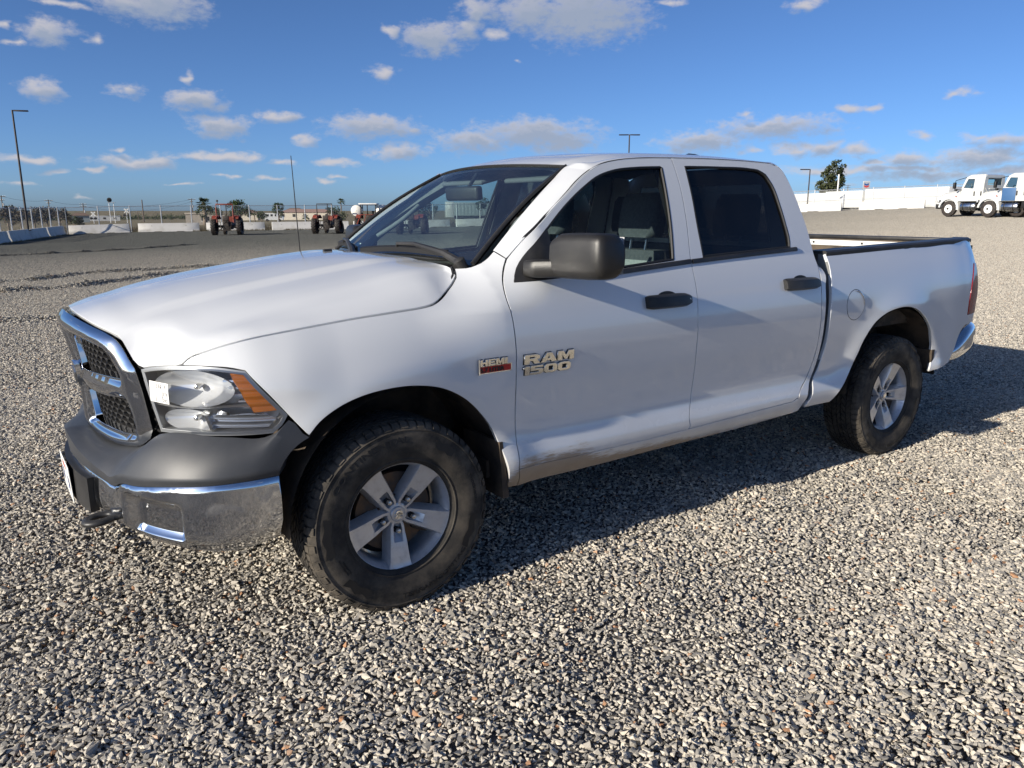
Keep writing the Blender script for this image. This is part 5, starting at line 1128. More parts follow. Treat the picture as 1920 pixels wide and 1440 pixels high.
# ---- bed: floor, inner walls, rail caps, tailgate
MB().box(2.82, 4.66, -.84, .84, .84, .87).build('bed_floor', M['wood_liner'], truck)
both(MB().box(2.82, 4.66, -.86, -.80, .87, 1.34), 'bed_inner_wall', M['wood_liner'], truck)
both(MB().rbox(3.1, 4.05, -.82, -.55, .87, 1.10, .05), 'wheelhouse', M['wood_liner'], truck)
MB().box(2.80, 2.83, -.86, .86, .50, 1.335).build('bed_front_panel', M['wood_liner'], truck)
both(MB().grid(10, 12, lambda a, t: Vector(side(crom([.46, .62, .70, .8, 1.3], [2.62, 2.69, 2.755, 2.786, 2.80], .47 + .87 * t) + .004, .47 + .87 * t, .004 + .16 * a))), 'bed_front_return', M['trim'], truck, 180)  # bed front in grey, the shade of the gap put into its colour
rc = MB().rings([[Vector(side(u, z, 0)) + Vector((0, dy, dz)) for dy, dz in ((-.006, -.022), (-.008, .004), (.004, .014), (.11, .014), (.125, .0), (.125, -.05), (.112, -.05), (.108, -.006), (.012, -.004))] for u, z in ((2.80, 1.342), (3.2, 1.352), (3.6, 1.362), (4.0, 1.370), (4.3, 1.377), (4.60, 1.382), (4.70, 1.384))]).fix(); both(rc, 'bed_rail_cap', M['black'], truck)
tg = panel('tailgate', loop([(-.80, .82), (.80, .82), (.80, 1.36), (-.80, 1.36), (-.80, .82)], res=.08), [], lambda y, z: (4.745 - .012 * (y / .8) ** 2, y, z), PT, truck, res=.1, gap=.003, flange=.06)
MB().rbox(4.655, 4.765, -.80, .80, 1.357, 1.386, .008).build('tailgate_cap', M['black'], tg)
MB().rbox(4.650, 4.656, -.78, .78, .86, 1.356, .002, 1).build('tailgate_inner', M['wood_liner'], tg)
MB().rbox(4.640, 4.651, -.70, .62, 1.300, 1.345, .003, 1).build('tailgate_strip', M['white'], tg)
for y in (.42, -.02, -.40): MB().lathe([(.009, 0), (.009, .006), (.001, .008)], (4.640, y, 1.325), (-1, 0, 0), 8).build('bolt', M['frame_black'], tg)
# rear bumper
rbp = [(4.30, -.955), (4.45, -.985), (4.60, -.975), (4.72, -.93), (4.80, -.82), (4.83, -.6), (4.84, 0)]
rbu = [0.]
for a_, b_ in zip(rbp, rbp[1:]): rbu.append(rbu[-1] + math.dist(a_, b_))
def frb(t, s):
    u = t * rbu[-1]; x = crom(rbu, [p[0] for p in rbp], u); y = crom(rbu, [p[1] for p in rbp], u); top = .795 - .18 * (1 - sst(0, .22, t)) * .9; bot = .53 + .05 * sst(0, .3, t); z = bot + (top - bot) * s; k = .045 * (2 * s - 1) ** 4
    cx, cy = 4.2, 0.; l = math.hypot(x - cx, y - cy); return (x - (x - cx) / l * k, y - (y - cy) / l * k, z)
m = MB().grid(40, 12, lambda a, s: frb(a, s)); both(m, 'rear_bumper', M['chrome'], truck, 60)
both(MB().add([frb(0, i / 12) for i in range(13)] + [(4.30, -.80, .54 + .07 * i / 12) for i in range(13)], [(i, i + 1, 14 + i, 13 + i) for i in range(12)]), 'bumper_end', M['black'], truck)
# ---- cabin
def seat(y, x, light):
    s = empty('seat', (x, y, .52), 0, truck); lm = M['seat_light'] if light else M['seat']
    MB().rbox(-.28, .26, -.26, .26, .0, .26, .06, 3).build('cushion', M['seat'], s, 60)
    bk = MB().rings([[(.22 + .20 * t + dx * (1 - .3 * t), dy, .22 + .66 * t) for dx, dy in ((-.07, -.20), (-.02, -.25), (.07, -.25), (.10, -.18), (.10, .18), (.07, .25), (-.02, .25), (-.07, .20))] for t in (0, .1, .3, .5, .7, .88, .96)]); bk.build('backrest', M['seat'], s, 60)
    MB().grid(6, 8, lambda a, b: (.145 + .20 * b - .002, -.17 + .34 * a, .26 + .54 * b)).build('back_panel', lm, s, 180)
    hr = MB().rings([[(.42 + .03 * t + dx, dy * k, .92 + .24 * t) for dx, dy in ((-.05, -.12), (-.02, -.145), (.05, -.14), (.07, -.10), (.07, .10), (.05, .14), (-.02, .145), (-.05, .12))] for t, k in ((0, .85), (.12, 1), (.5, 1.02), (.85, .95), (1, .7))]); hr.build('headrest', M['seat'], s, 60)
    for d in (-.06, .06): MB().tube([(.41, d, .84), (.43, d, .95)], .007, 6).build('headrest_post', M['steel'], s)
    return s
seat(-.40, 1.38, True); seat(.40, 1.38, True); s3 = seat(-.46, 2.10, False); s4 = seat(.46, 2.10, False); s5 = seat(0, 2.10, False)
da = MB().rings([[(x, y, z) for x, z in ((.56, 1.10), (.56 + .03 * abs(y), 1.30), (.64, 1.335), (.80, 1.325 - .03 * (1 if abs(y) > .2 else 0)), (.90, 1.27), (.92, 1.12), (.85, .90), (.60, .75))] for y in (-.80, -.7, -.5, -.3, 0, .3, .5, .7, .80)]); da.build('dashboard', M['dash'], truck, 50)
swc = Vector((1.02, -.40, 1.17)); sax = Vector((.78, 0, .62)).normalized(); sy_ = Vector((0, 1, 0)); sz_ = sax.cross(sy_)
sw = MB().tube([swc + (sy_ * math.cos(a) + sz_ * math.sin(a)) * .188 for a in [i * math.pi / 18 for i in range(36)]], .016, 8, closed=True)
for a in (0, math.pi, -math.pi / 2): sw.tube([swc, swc + (sy_ * math.cos(a) + sz_ * math.sin(a)) * .188], [.03, .014], 8)
sw.lathe([(.001, -.03), (.06, -.02), (.07, .02), (.03, .04)], swc, sax, 16); sw.tube([swc, swc - sax * .25], .04, 10); sw.build('steering_wheel', M['dash'], truck, 50)
MB().rbox(-.022, .028, -.125, .125, -.036, .038, .016, 3, Tm((.90, 0, 1.672), (0, R(-6), R(12)))).tube([(.93, 0, 1.70), (.985, 0, 1.775)], .010, 8).build('interior_mirror', M['black'], truck, 50)
# far pillar trim with its grab handle, sun visors
both(MB().rings([[ws(l) + Vector(o) for o in ((.02, .03, -.03), (.09, .02, -.045), (.10, .05, -.06), (.03, .06, -.05))] for l in (0, .25, .5, .75, 1)]).fix(), 'pillar_trim', M['trim'], truck, 50)
both(MB().tube([ws(l) + Vector((.05, .085 + .045 * math.sin(math.pi * (l - .18) / .45), -.055)) for l in (.18, .24, .32, .40, .48, .56, .63)], .014, 8), 'grab_handle', M['trim'], truck, 60)
both(MB().rbox(-.09, .09, -.22, .22, -.012, .012, .01, 2, Tm((1.17, -.33, 1.755), (0, R(-14), 0))), 'sun_visor', M['headliner'], truck, 50)
MB().grid(6, 4, lambda a, b: wscr(-.02 + .11 + .10 * a + .20, .10 + .045 * b, -.006)).build('screen_sticker', M['paper'], wsg)
both(MB().rbox(.94, 1.02, -.04, .04, .52, .9, .03), 'pedal_box', M['dash'], truck)
MB().rbox(1.0, 1.75, -.13, .13, .52, .84, .04).build('centre_console', M['dash'], truck, 50)
# ------------------------------------------------------------------ yard edge: barriers, fence, lamps
def barrier(x0, y0, x1, y1, label, group='white concrete barriers round the yard'):
    dx, dy = x1 - x0, y1 - y0; L = math.hypot(dx, dy); a = math.atan2(dy, dx); z0 = ground_z(x0, y0); z1 = ground_z(x1, y1)
    sec = [(-.30, .0), (-.30, .075), (-.175, .33), (-.085, .81), (.085, .81), (.175, .33), (.30, .075), (.30, .0)]
    m = MB(); st = [0, .015, .99, 1.]
    rows = []
    for t in (0., .004, .25, .255, .38, .385, .615, .62, .745, .75, .996, 1.):
        k = .93 if t in (0., 1.) else 1.; up = .07 if t in (.255, .38, .62, .745) else 0.
        rows.append([(t * L, y * k, max(z * (.99 if k < 1 else 1), up if z < .01 else 0)) for y, z in sec])
    m.rings(rows)
    e = empty('concrete_barrier', (x0, y0, z0 - .02), 0); e.rotation_euler = (0, -math.atan2(z1 - z0, L), a)
    b = m.build('barrier_body', M['concrete'], e, 30)
    for t in (.22, .78):
        for zz in (.56, .34): MB().lathe([(.035, 0), (.035, .012), (.02, .014)], (t * L, -.10 - (.60 - zz) * .17 - .012, zz), (0, -1, .16), 10, cap1=True).build('anchor_hole', M['frame_black'], e)
    tag(e, label, 'barrier', group); return e
nb = ['first white concrete barrier of the back row, nearest the corner lamp post', 'second white concrete barrier of the back row, left of the first tractor', 'white concrete barrier behind the orange tractor on the left', 'white concrete barrier in the gap between the two orange tractors', 'white concrete barrier behind the second orange tractor', 'white concrete barrier behind the sprayer tractor', 'white concrete barrier behind the tractor seen through the windscreen', 'white concrete barrier seen through the windscreen, right of the gap', 'farthest white concrete barrier of the back row, hidden by the pickup roof']
BL = lambda x: 77.5 - .2493 * (x - 6.5)                 # the back row of barriers
for lb, (a, b) in zip(nb, ((6.7, 11.5), (12.2, 17.3), (17.9, 23.05), (23.7, 27.6), (27.8, 30.9), (31.4, 35.2), (35.6, 41.2), (41.9, 47.0), (47.6, 53.0))): barrier(a, BL(a), b, BL(b), lb)
LX = lambda y: 6.3 - .31 * (77.4 - y)
for lb, (a, b) in zip(('white concrete barrier of the left row, last before the corner', 'white concrete barrier just behind the tall lamp post base', 'white concrete barrier just in front of the tall lamp post base', 'nearest white concrete barrier at the left edge of the picture'), ((77.0, 71.6), (71.2, 66.6), (66.2, 61.4), (61.0, 55.6))):
    barrier(LX(b), b, LX(a), a, lb)
for lb, (p, q) in zip(('white concrete barrier on the right, nearest the pickup cab', 'middle white concrete barrier on the right, under the gas sign', 'white concrete barrier on the right, touching the white trucks'), (((67.2, 49.8), (69.9, 41.9)), ((70.5, 40.4), (72.3, 35.0)), ((72.7, 33.9), (74.5, 28.5)))):
    barrier(*q, *p, lb) if False else barrier(p[0], p[1], q[0], q[1], lb)
def fence(pts, h, label, alpha, mid=False, step=3.0, zoff=0.):
    f = empty('chain_link_fence', (pts[0][0], pts[0][1], ground_z(*pts[0])))
    o = Vector(f.location); tag(f, label, 'fence')
    m = bpy.data.materials.get('chain_link_%d' % int(alpha * 100))
    if m is None:
        m = bpy.data.materials.new('chain_link_%d' % int(alpha * 100)); m.use_nodes = True; N, L = m.node_tree.nodes, m.node_tree.links
        for q in list(N): N.remove(q)
        out = N.new('ShaderNodeOutputMaterial'); tr = N.new('ShaderNodeBsdfTransparent'); di = N.new('ShaderNodeBsdfPrincipled'); di.inputs['Base Color'].default_value = (.33, .33, .33, 1); di.inputs['Metallic'].default_value = .5; di.inputs['Roughness'].default_value = .5
        tc = N.new('ShaderNodeTexCoord'); mp = N.new('ShaderNodeMapping'); mp.inputs['Rotation'].default_value = (0, R(45), 0); L.new(tc.outputs['Object'], mp.inputs[0]); sx = N.new('ShaderNodeSeparateXYZ'); L.new(mp.outputs[0], sx.inputs[0])
        def wires(s):
            a = N.new('ShaderNodeMath'); a.operation = 'PINGPONG'; a.inputs[1].default_value = .027; L.new(s, a.inputs[0]); b = N.new('ShaderNodeMath'); b.operation = 'LESS_THAN'; b.inputs[1].default_value = .027 * alpha * .5; L.new(a.outputs[0], b.inputs[0]); return b.outputs[0]
        mx = N.new('ShaderNodeMath'); mx.operation = 'MAXIMUM'; L.new(wires(sx.outputs[0]), mx.inputs[0]); L.new(wires(sx.outputs[2]), mx.inputs[1])
        ms = N.new('ShaderNodeMixShader'); L.new(mx.outputs[0], ms.inputs[0]); L.new(tr.outputs[0], ms.inputs[1]); L.new(di.outputs[0], ms.inputs[2]); L.new(ms.outputs[0], out.inputs[0])
    P = []
    for (ax, ay), (bx, by) in zip(pts, pts[1:]):
        l = math.hypot(bx - ax, by - ay); n = max(1, round(l / step))
        for i in range(n): P.append((ax + (bx - ax) * i / n, ay + (by - ay) * i / n))
    P.append(pts[-1]); Z = [ground_z(*p) + zoff for p in P]
    post = MB().tube([(0, 0, 0), (0, 0, h + .05)], .045, 8).lathe([(.05, h + .05), (.03, h + .09), (.001, h + .10)], (0, 0, 0), (0, 0, 1), 8); d = None
    for p, z in zip(P, Z):
        if d is None: q = post.build('fence_post', M['galv'], f); d = q.data
        else: q = link(bpy.data.objects.new('fence_post', d), f)
        q.location = Vector((*p, z)) - o
    for hh in ((h, h * .5) if mid else (h,)): MB().tube([Vector((*p, z + hh)) - o for p, z in zip(P, Z)], .03 if hh == h else .02, 6).build('rail', M['galv'], f)
    for (p, z), (q, w) in zip(zip(P, Z), zip(P[1:], Z[1:])):
        A, B = Vector((*p, z)) - o, Vector((*q, w)) - o; MB().add([A, B, B + Vector((0, 0, h)), A + Vector((0, 0, h))], [(0, 1, 2, 3)]).build('wire_mesh', m, f)
    return f
fence([(6.7, BL(6.7) + 1.2), (58, BL(58) + 1.2)], 2.35, 'galvanised chain link fence along the back of the yard behind the tractors', .12, step=2.66)
fence([(LX(56) - 1.1, 56), (6.7, BL(6.7) + 1.2)], 2.35, 'galvanised chain link fence along the left side behind the barriers', .22, step=2.5)
fence([(68.5, 50.5), (75.4, 29.5)], 2.05, 'galvanised chain link fence on the right in front of the white trailers', .12, True, 2.75)
def head(m, x, y, z, ang, l=.95):
    c, s = math.cos(ang), math.sin(ang); m.rings([[(x + c * d - s * w, y + s * d + c * w, z + h) for w, h in ((-.16 * k, -.03), (-.17 * k, .03), (0, .075), (.17 * k, .03), (.16 * k, -.03))] for d, k in ((.0, .35), (.12, .45), (.4, .9), (l - .15, 1.), (l, .7))])
def lamp_post(x, y, h, angs, label, base=True, r=.085):
    z = ground_z(x, y); e = tag(empty('lamp_post', (x, y, z)), label, 'lamp post', 'yard lamp posts')
    if base:
        MB().lathe([(.32, -.1), (.31, .62), (.29, .66), (.001, .665)], (0, 0, 0), (0, 0, 1), 20).build('concrete_base', M['concrete'], e, 40); MB().rbox(-.2, .2, -.2, .2, .66, .72, .02).build('base_plate', M['pole'], e)
    MB().tube([(0, 0, .6 if base else 0), (0, 0, h)], [r, r * .75], 10).build('pole', M['pole'], e, 60)
    for a in angs:
        m = MB(); head(m, .08 * math.cos(a), .08 * math.sin(a), h - .06, a); m.fix().build('lamp_head', M['pole'], e, 40)
    return e
lamp_post(2.9, 66.4, 9.35, (R(-20),), 'tall dark lamp post with one arm on a white base at far left')
lamp_post(53.96, 55.37, 8.35, (R(-35), R(145)), 'dark lamp post with two arms rising behind the pickup roof', True)
lamp_post(74.05, 48.67, 4.35, (R(145),), 'short dark lamp post with one arm beside the pickup cab, before the trailers', False, .075)
# ------------------------------------------------------------------ tractors
def lug_tyre(r, w, n=20):
    m = MB().lathe([(r * .55, -w * .42), (r * .72, -w * .5), (r * .9, -w * .48), (r * .95, -w * .3), (r * .955, 0), (r * .95, w * .3), (r * .9, w * .48), (r * .72, w * .5), (r * .55, w * .42)], (0, 0, 0), (0, 1, 0), 28)
    for k in range(n):
        for s in (-1, 1):
            a = 2 * math.pi * (k + (.5 if s > 0 else 0)) / n; v = []
            for rr in (r * .93, r):
                for (q, da) in ((.02, .10), (.50, -.10), (.50, -.02), (.02, .20)): v.append((rr * math.cos(a + da), s * w * q, rr * math.sin(a + da)))
            m.add(v, [(4, 5, 6, 7), (0, 1, 5, 4), (1, 2, 6, 5), (2, 3, 7, 6), (3, 0, 4, 7)])
    return m
def tractor(name, x, y, hd, label, rops, cat='tractor'):
    e = tag(empty(name, (x, y, ground_z(x, y)), hd), label, cat, 'old tractors at the back of the yard')
    TR, TD = M['tr_red'], M['tr_dark']
    for s in (-1, 1):
        w = lug_tyre(.66, .34).moved(Tm((0, s * .93, .655))).build('rear_wheel', TD, e, 30)
        MB().lathe([(.36, -.05), (.33, .02), (.12, .0), (.10, -.06), (.001, -.06)], (0, s * .93, .655), (0, 1, 0), 16).build('rim', TR, w)
        w = lug_tyre(.40, .20, 14).moved(Tm((1.95, s * .62, .40))).build('front_wheel', TD, e, 30); MB().lathe([(.22, -.03), (.2, .02), (.001, .0)], (1.95, s * .62, .40), (0, 1, 0), 14).build('rim', TR, w)
        MB().rings([[(a, s * b, c) for b, c in ((.52, z0), (.96, z0), (.96, z0 + .09), (.52, z0 + .09))] for a, z0 in ((-.55, 1.20), (-.3, 1.36), (.15, 1.38), (.5, 1.18))]).fix().build('fender', TR, e, 30)
        MB().rbox(-.62, -.50, s * .62 - .05 if s > 0 else s * .62 - .05, s * .62 + .05, 1.24, 1.36, .02).build('tail_lamp', TR, e)
        MB().tube([(-.1, s * .30, .60), (-.55, s * .34, .45), (-.98, s * .36, .42)], .035, 6).tube([(-.5, s * .34, .46), (-.35, s * .42, 1.0)], .025, 6).build('hitch_arm', TD, e)
    MB().tube([(0, -.9, .655), (0, .9, .655)], .10, 10).rbox(-.30, 1.0, -.26, .26, .42, .98, .05).build('rear_axle_housing', TD, e, 40)
    MB().rbox(.85, 2.35, -.24, .24, .52, .86, .04).tube([(1.95, -.62, .40), (1.95, 0, .55), (1.95, .62, .40)], .05, 8).build('engine_block', TD, e, 40)
    MB().rings([[(a, b * k, c) for b, c in ((-.27, .86), (-.27, z1 - .06), (-.18, z1), (.18, z1), (.27, z1 - .06), (.27, .86))] for a, z1, k in ((.95, 1.40, 1), (1.6, 1.37, .97), (2.2, 1.30, .9), (2.42, 1.22, .82))]).fix().build('bonnet', TR, e, 30)
    MB().rbox(-.35, .12, -.22, .22, 1.0, 1.10, .04).rbox(-.42, -.32, -.22, .22, 1.08, 1.42, .04).build('seat', TD, e, 40)
    MB().tube([(.75, 0, 1.15), (.55, 0, 1.46)], .025, 6).tube([(.55 + .12 * math.sin(a) * .6, .20 * math.cos(a), 1.46 + .12 * math.sin(a)) for a in [i * math.pi / 8 for i in range(16)]], .016, 6, closed=True).build('steering_wheel', TD, e)
    MB().tube([(1.35, .30, 1.30), (1.35, .30, 2.25), (1.30, .30, 2.33)], .035, 8).build('exhaust_stack', TD, e); MB().tube([(1.6, -.12, 1.3), (1.6, -.12, 1.62)], .06, 8).lathe([(.11, 0), (.11, .10), (.02, .13)], (1.6, -.12, 1.62), (0, 0, 1), 10).build('air_cleaner', TD, e)
    MB().rbox(-1.0, -.9, -.40, .40, .36, .44, .02).tube([(-.3, 0, 1.0), (-.95, 0, .85)], .03, 6).box(-.34, -.26, -.16, .16, .7, 1.25).build('three_point_hitch', TD, e)
    if rops:
        MB().tube([(-.45, -.60, .95), (-.50, -.60, 1.9), (-.50, -.60, 2.28), (-.50, .60, 2.28), (-.50, .60, 1.9), (-.45, .60, .95)], rops[1], 8).build('roll_bar', rops[0], e, 40)
        if rops[2]:
            for s, z in ((-1, 2.42), (1, 2.55)): MB().tube([(-.5, s * .48, 2.28), (-.5, s * .48, z - .06)], .022, 6).rbox(-.55, -.45, s * .48 - .07, s * .48 + .07, z - .08, z + .05, .02).build('work_lamp', TD, e)
    return e
tractor('tractor', 15.32, 57.94, R(62), 'orange red tractor with lamps on its roll bar, left of the antenna', (M['tr_red'], .055, True))
tractor('tractor', 22.29, 55.52, R(52), 'orange tractor with a thin dark roll bar, right of the antenna', (M['tr_dark'], .04, False))
sp = tractor('sprayer_tractor', 25.44, 54.54, R(58), 'tractor with white canopy and two white spray tanks beside the windscreen', None)
for s in (-1, 1):
    m = MB().lathe([(.02, -.62), (.25, -.60), (.42, -.50), (.46, -.2), (.46, .2), (.42, .50), (.25, .60), (.02, .62)], (.35, s * .98, 1.75), (1, 0, 0), 24); t = m.build('spray_tank', M['tank'], sp, 40)
    MB().lathe([(.465, -.04), (.475, -.03), (.475, .03), (.465, .04)], (.35, s * .98, 1.75), (1, 0, 0), 24).build('tank_strap', M['tr_dark'], t); MB().tube([(.35, s * .62, .8), (.35, s * .98, 1.30), (.1, s * .98, 1.30)], .04, 6).build('tank_bracket', M['tr_dark'], sp)
    for xx in (-.45, .55): MB().tube([(xx, s * .58, 1.1), (xx, s * .58, 2.25)], .04, 6).build('canopy_post', M['tr_dark'], sp)
MB().rbox(-.7, .95, -.72, .72, 2.22, 2.33, .05, 3).build('canopy', M['white'], sp, 40)
MB().rbox(-1.25, -1.15, -.95, .95, .42, .55, .02).tube([(-1.2, -.9, .5), (-1.2, -.5, 1.45), (-1.2, .5, 1.45), (-1.2, .9, .5)], .035, 6).tube([(-1.2, -.5, 1.45), (-1.15, -.2, .5)], .03, 6).tube([(-1.2, .1, 1.45), (-1.15, .35, .5)], .03, 6).build('spray_boom_frame', M['tr_red'], sp)
tractor('tractor', 25.87, 48.14, R(48), 'dark tractor without roll bar seen through the windscreen', None)
# ------------------------------------------------------------------ white cab-chassis trucks on the right
def cab_truck(x, y, hd, label, doors):
    e = tag(empty('cab_chassis_truck', (x, y, ground_z(x, y)), hd), label, 'truck', 'white cab chassis trucks')
    W, K = M['truck_white'], M['frame_black']
    def ring(xx, zz, hw, top): return [(xx, -hw, zz), (xx, -hw, top - .12), (xx, -hw * .86, top), (xx, hw * .86, top), (xx, hw, top - .12), (xx, hw, zz)]
    MB().rings([ring(.80, .80, .82, 1.30), ring(.70, .72, .92, 1.46), ring(.45, .95, .96, 1.58), ring(-.2, 1.0, .98, 1.66), ring(-.72, 1.0, 1.02, 1.74)]).fix().build('hood', W, e, 25)
    for s in (-1, 1):
        MB().rings([[(.02 + rr * math.cos(a), s * b, .53 + rr * math.sin(a)) for rr, b in ((.60, .72), (.60, 1.10), (.74, 1.08), (.80, .72))] for a in [R(188 - 14 * i) for i in range(14)]]).fix().build('wheel_arch', W, e, 30)
        MB().rbox(.86, .97, s * .80 - .13, s * .80 + .13, .92, 1.10, .03).build('headlamp', M['lens'] if False else M['galv'], e); MB().rbox(-.50, -.42, s * 1.085 - .01, s * 1.085 + .02, 1.30, 1.36, .008).build('marker_lamp', M['ink_red'], e)
        MB().rings([[(-.62 + a, s * b, z) for a, b in ((0, 1.06), (.10, 1.06), (.10, .98), (0, .98))] for z in (.62, 1.0)]).fix().build('cowl_skirt', W, e)
    # cab shell with real window openings on sides and back
    sidep = [(-.72, 1.0), (-2.30, 1.0), (-2.30, 2.62), (-1.30, 2.66), (-1.02, 2.52), (-.80, 1.80)]
    dw = [(-.93, 1.86), (-1.62, 1.80), (-1.62, 2.42), (-1.16, 2.44)]
    for s in (-1, 1):
        q = panel('cab_side', loop(sidep + [sidep[0]], res=.25, corner=5), [loop(dw + [dw[0]], res=.2, corner=5)], lambda a, b: (a, s * (1.08 - .10 * max(0, b - 1.8)), b), W, e, res=.3, gap=0, flange=.03, flip=(s > 0))
        panel('side_window', loop(dw + [dw[0]], res=.2, corner=5), [], lambda a, b: (a, s * (1.07 - .10 * max(0, b - 1.8)), b), M['glass_side'], e, res=.5, gap=-.005, rim=False)
        for xx in (-1.72, -2.18): MB().rbox(xx - .04, xx + .04, s * 1.09 - .02, s * 1.09 + .02, 1.33, 1.62, .012).build('handle', K, e)
        MB().tube([(-.85, s * 1.05, 1.72), (-.55, s * 1.22, 1.75)], .03, 6).rbox(-.62, -.50, s * 1.30 - .10, s * 1.30 + .10, 1.66, 1.80, .03).build('hood_mirror', K, e)
        MB().tube([(-1.05, s * 1.05, 2.52), (-.45, s * 1.24, 2.34), (-.40, s * 1.25, 1.80)], .022, 6).rbox(-.47, -.33, s * 1.25 - .10, s * 1.25 + .10, 1.82, 2.22, .03).build('side_mirror', K, e)
        MB().rbox(-1.9, -.75, s * 1.0 - .14, s * 1.0 + .02, .45, .56, .03).rbox(-1.9, -.75, s * 1.0 - .10, s * 1.0 + .02, .80, .88, .03).build('step', K, e)
    bk = [(-1.06, 1.0), (1.06, 1.0), (1.06, 2.0), (1.0, 2.55), (.9, 2.64), (-.9, 2.64), (-1.0, 2.55), (-1.06, 2.0)]; bkw = [(-.72, 2.02), (.72, 2.02), (.70, 2.46), (-.70, 2.46)]
    panel('cab_rear', loop(bk + [bk[0]], res=.25, corner=5), [loop(bkw + [bkw[0]], res=.2, corner=5)], lambda b, z: (-2.31, b, z), W, e, res=.3, gap=0, flange=.03, flip=True)
    panel('rear_window', loop(bkw + [bkw[0]], res=.2, corner=5), [], lambda b, z: (-2.30, b, z), M['glass_side'], e, res=.5, gap=-.005, rim=False, flip=True)
    for s in (-1, 1):
        MB().rings([[(-2.33, s * (.95 - .75 * t) + o, 1.85 - .72 * t) for o in (-.05, .05)] + [(-2.36, s * (.95 - .75 * t) + o, 1.85 - .72 * t) for o in (.03, -.03)] for t in (0, 1)]).fix().build('pressed_rib', W, e)
    for z, hw in ((1.78, .55), (1.60, .40), (1.42, .28), (1.16, .95)): MB().rbox(-2.345, -2.315, -hw, hw, z - .03, z + .03, .01).build('pressed_rib', W, e)
    MB().grid(4, 4, lambda a, b: (-.78 - .42 * b, -.94 + 1.88 * a, 1.80 + .74 * b)).build('windscreen', M['glass_side'], e, 180); MB().rings([ring(-1.05, 2.5, .96, 2.62), ring(-1.3, 2.55, 1.0, 2.70), ring(-2.2, 2.56, 1.0, 2.70), ring(-2.32, 2.5, .98, 2.64)]).fix().build('cab_roof', W, e, 30)
    MB().box(-2.28, -.75, -1.03, 1.03, .98, 1.04).build('cab_floor', K, e); MB().rbox(-2.0, -1.55, -.8, -.3, 1.04, 2.0, .06).rbox(-2.0, -1.55, .3, .8, 1.04, 2.0, .06).build('cab_seat', M['seat'], e, 40)
    MB().tube([(-1.25 + .12 * math.sin(a), .5 + .2 * math.cos(a), 1.82 + .14 * math.sin(a)) for a in [i * math.pi / 8 for i in range(16)]], .016, 6, closed=True).build('steering_wheel', K, e)
    MB().box(-7.4, .85, -.48, -.36, .80, 1.02).box(-7.4, .85, .36, .48, .80, 1.02).box(-3.0, -2.8, -.48, .48, .82, 1.0).box(-7.4, -7.3, -.48, .48, .80, 1.02).rbox(.84, .98, -1.05, 1.05, .50, .82, .04).build('chassis_frame', K, e)
    for s in (-1, 1):
        MB().lathe([(.02, 0), (.26, .02), (.30, .08), (.30, 1.0), (.26, 1.06), (.02, 1.08)], (-.80, s * .86, .66), (-1, 0, 0), 20).build('fuel_tank', M['alu'], e, 40)
        for xx in (-1.05, -1.6): MB().lathe([(.305, -.03), (.312, -.02), (.312, .02), (.305, .03)], (xx, s * .86, .66), (-1, 0, 0), 20).build('tank_strap', K, e)
        MB().rbox(-2.75, -2.0, s * .72 - .25, s * .72 + .25, .55, .98, .03).build('battery_box', K, e)
    for xx, yy, wd in ((0, .95, .28), (-4.6, .82, .56), (-5.9, .82, .56)):
        for s in (-1, 1):
            t = MB().lathe([(.28, -wd / 2), (.44, -wd / 2), (.51, -wd * .42), (.525, -wd * .3), (.525, wd * .3), (.51, wd * .42), (.44, wd / 2), (.28, wd / 2)], (xx, s * yy, .52), (0, 1, 0), 28).build('wheel', M['tr_dark'], e, 40)
            MB().lathe([(.29, s * wd / 2 - s * .02), (.27, s * wd / 2 - s * .05), (.16, s * wd / 2 - s * .03), (.11, s * wd / 2 + s * .03), (.001, s * wd / 2 + s * .04)], (xx, s * yy, .52), (0, 1, 0), 20).build('rim', M['galv_white'], t, 40); MB().lathe([(.075, 0), (.06, s * .05), (.001, s * .06)], (xx, s * (yy + wd / 2 + .02), .52), (0, 1, 0), 10).build('hub', K, t)
    if doors: MB().rbox(-1.66, -.80, 1.09, 1.12, 1.02, 1.80, .01).build('door_shade', M['blue'], e)  # shade and sky reflection on the white door, put in as blue colour
    return e
M['blue'] = mat('door_shade_blue', (.05, .12, .25), .5)  # shade and reflection tone for the white truck door
hdg = math.atan2(.987, .157)
cab_truck(54.96, 23.58, hdg, 'white cab chassis truck with steel fuel tank, the whole cab in view', False)
cab_truck(53.99, 20.60, hdg, 'white cab chassis truck cut off by the right edge of the picture', True)
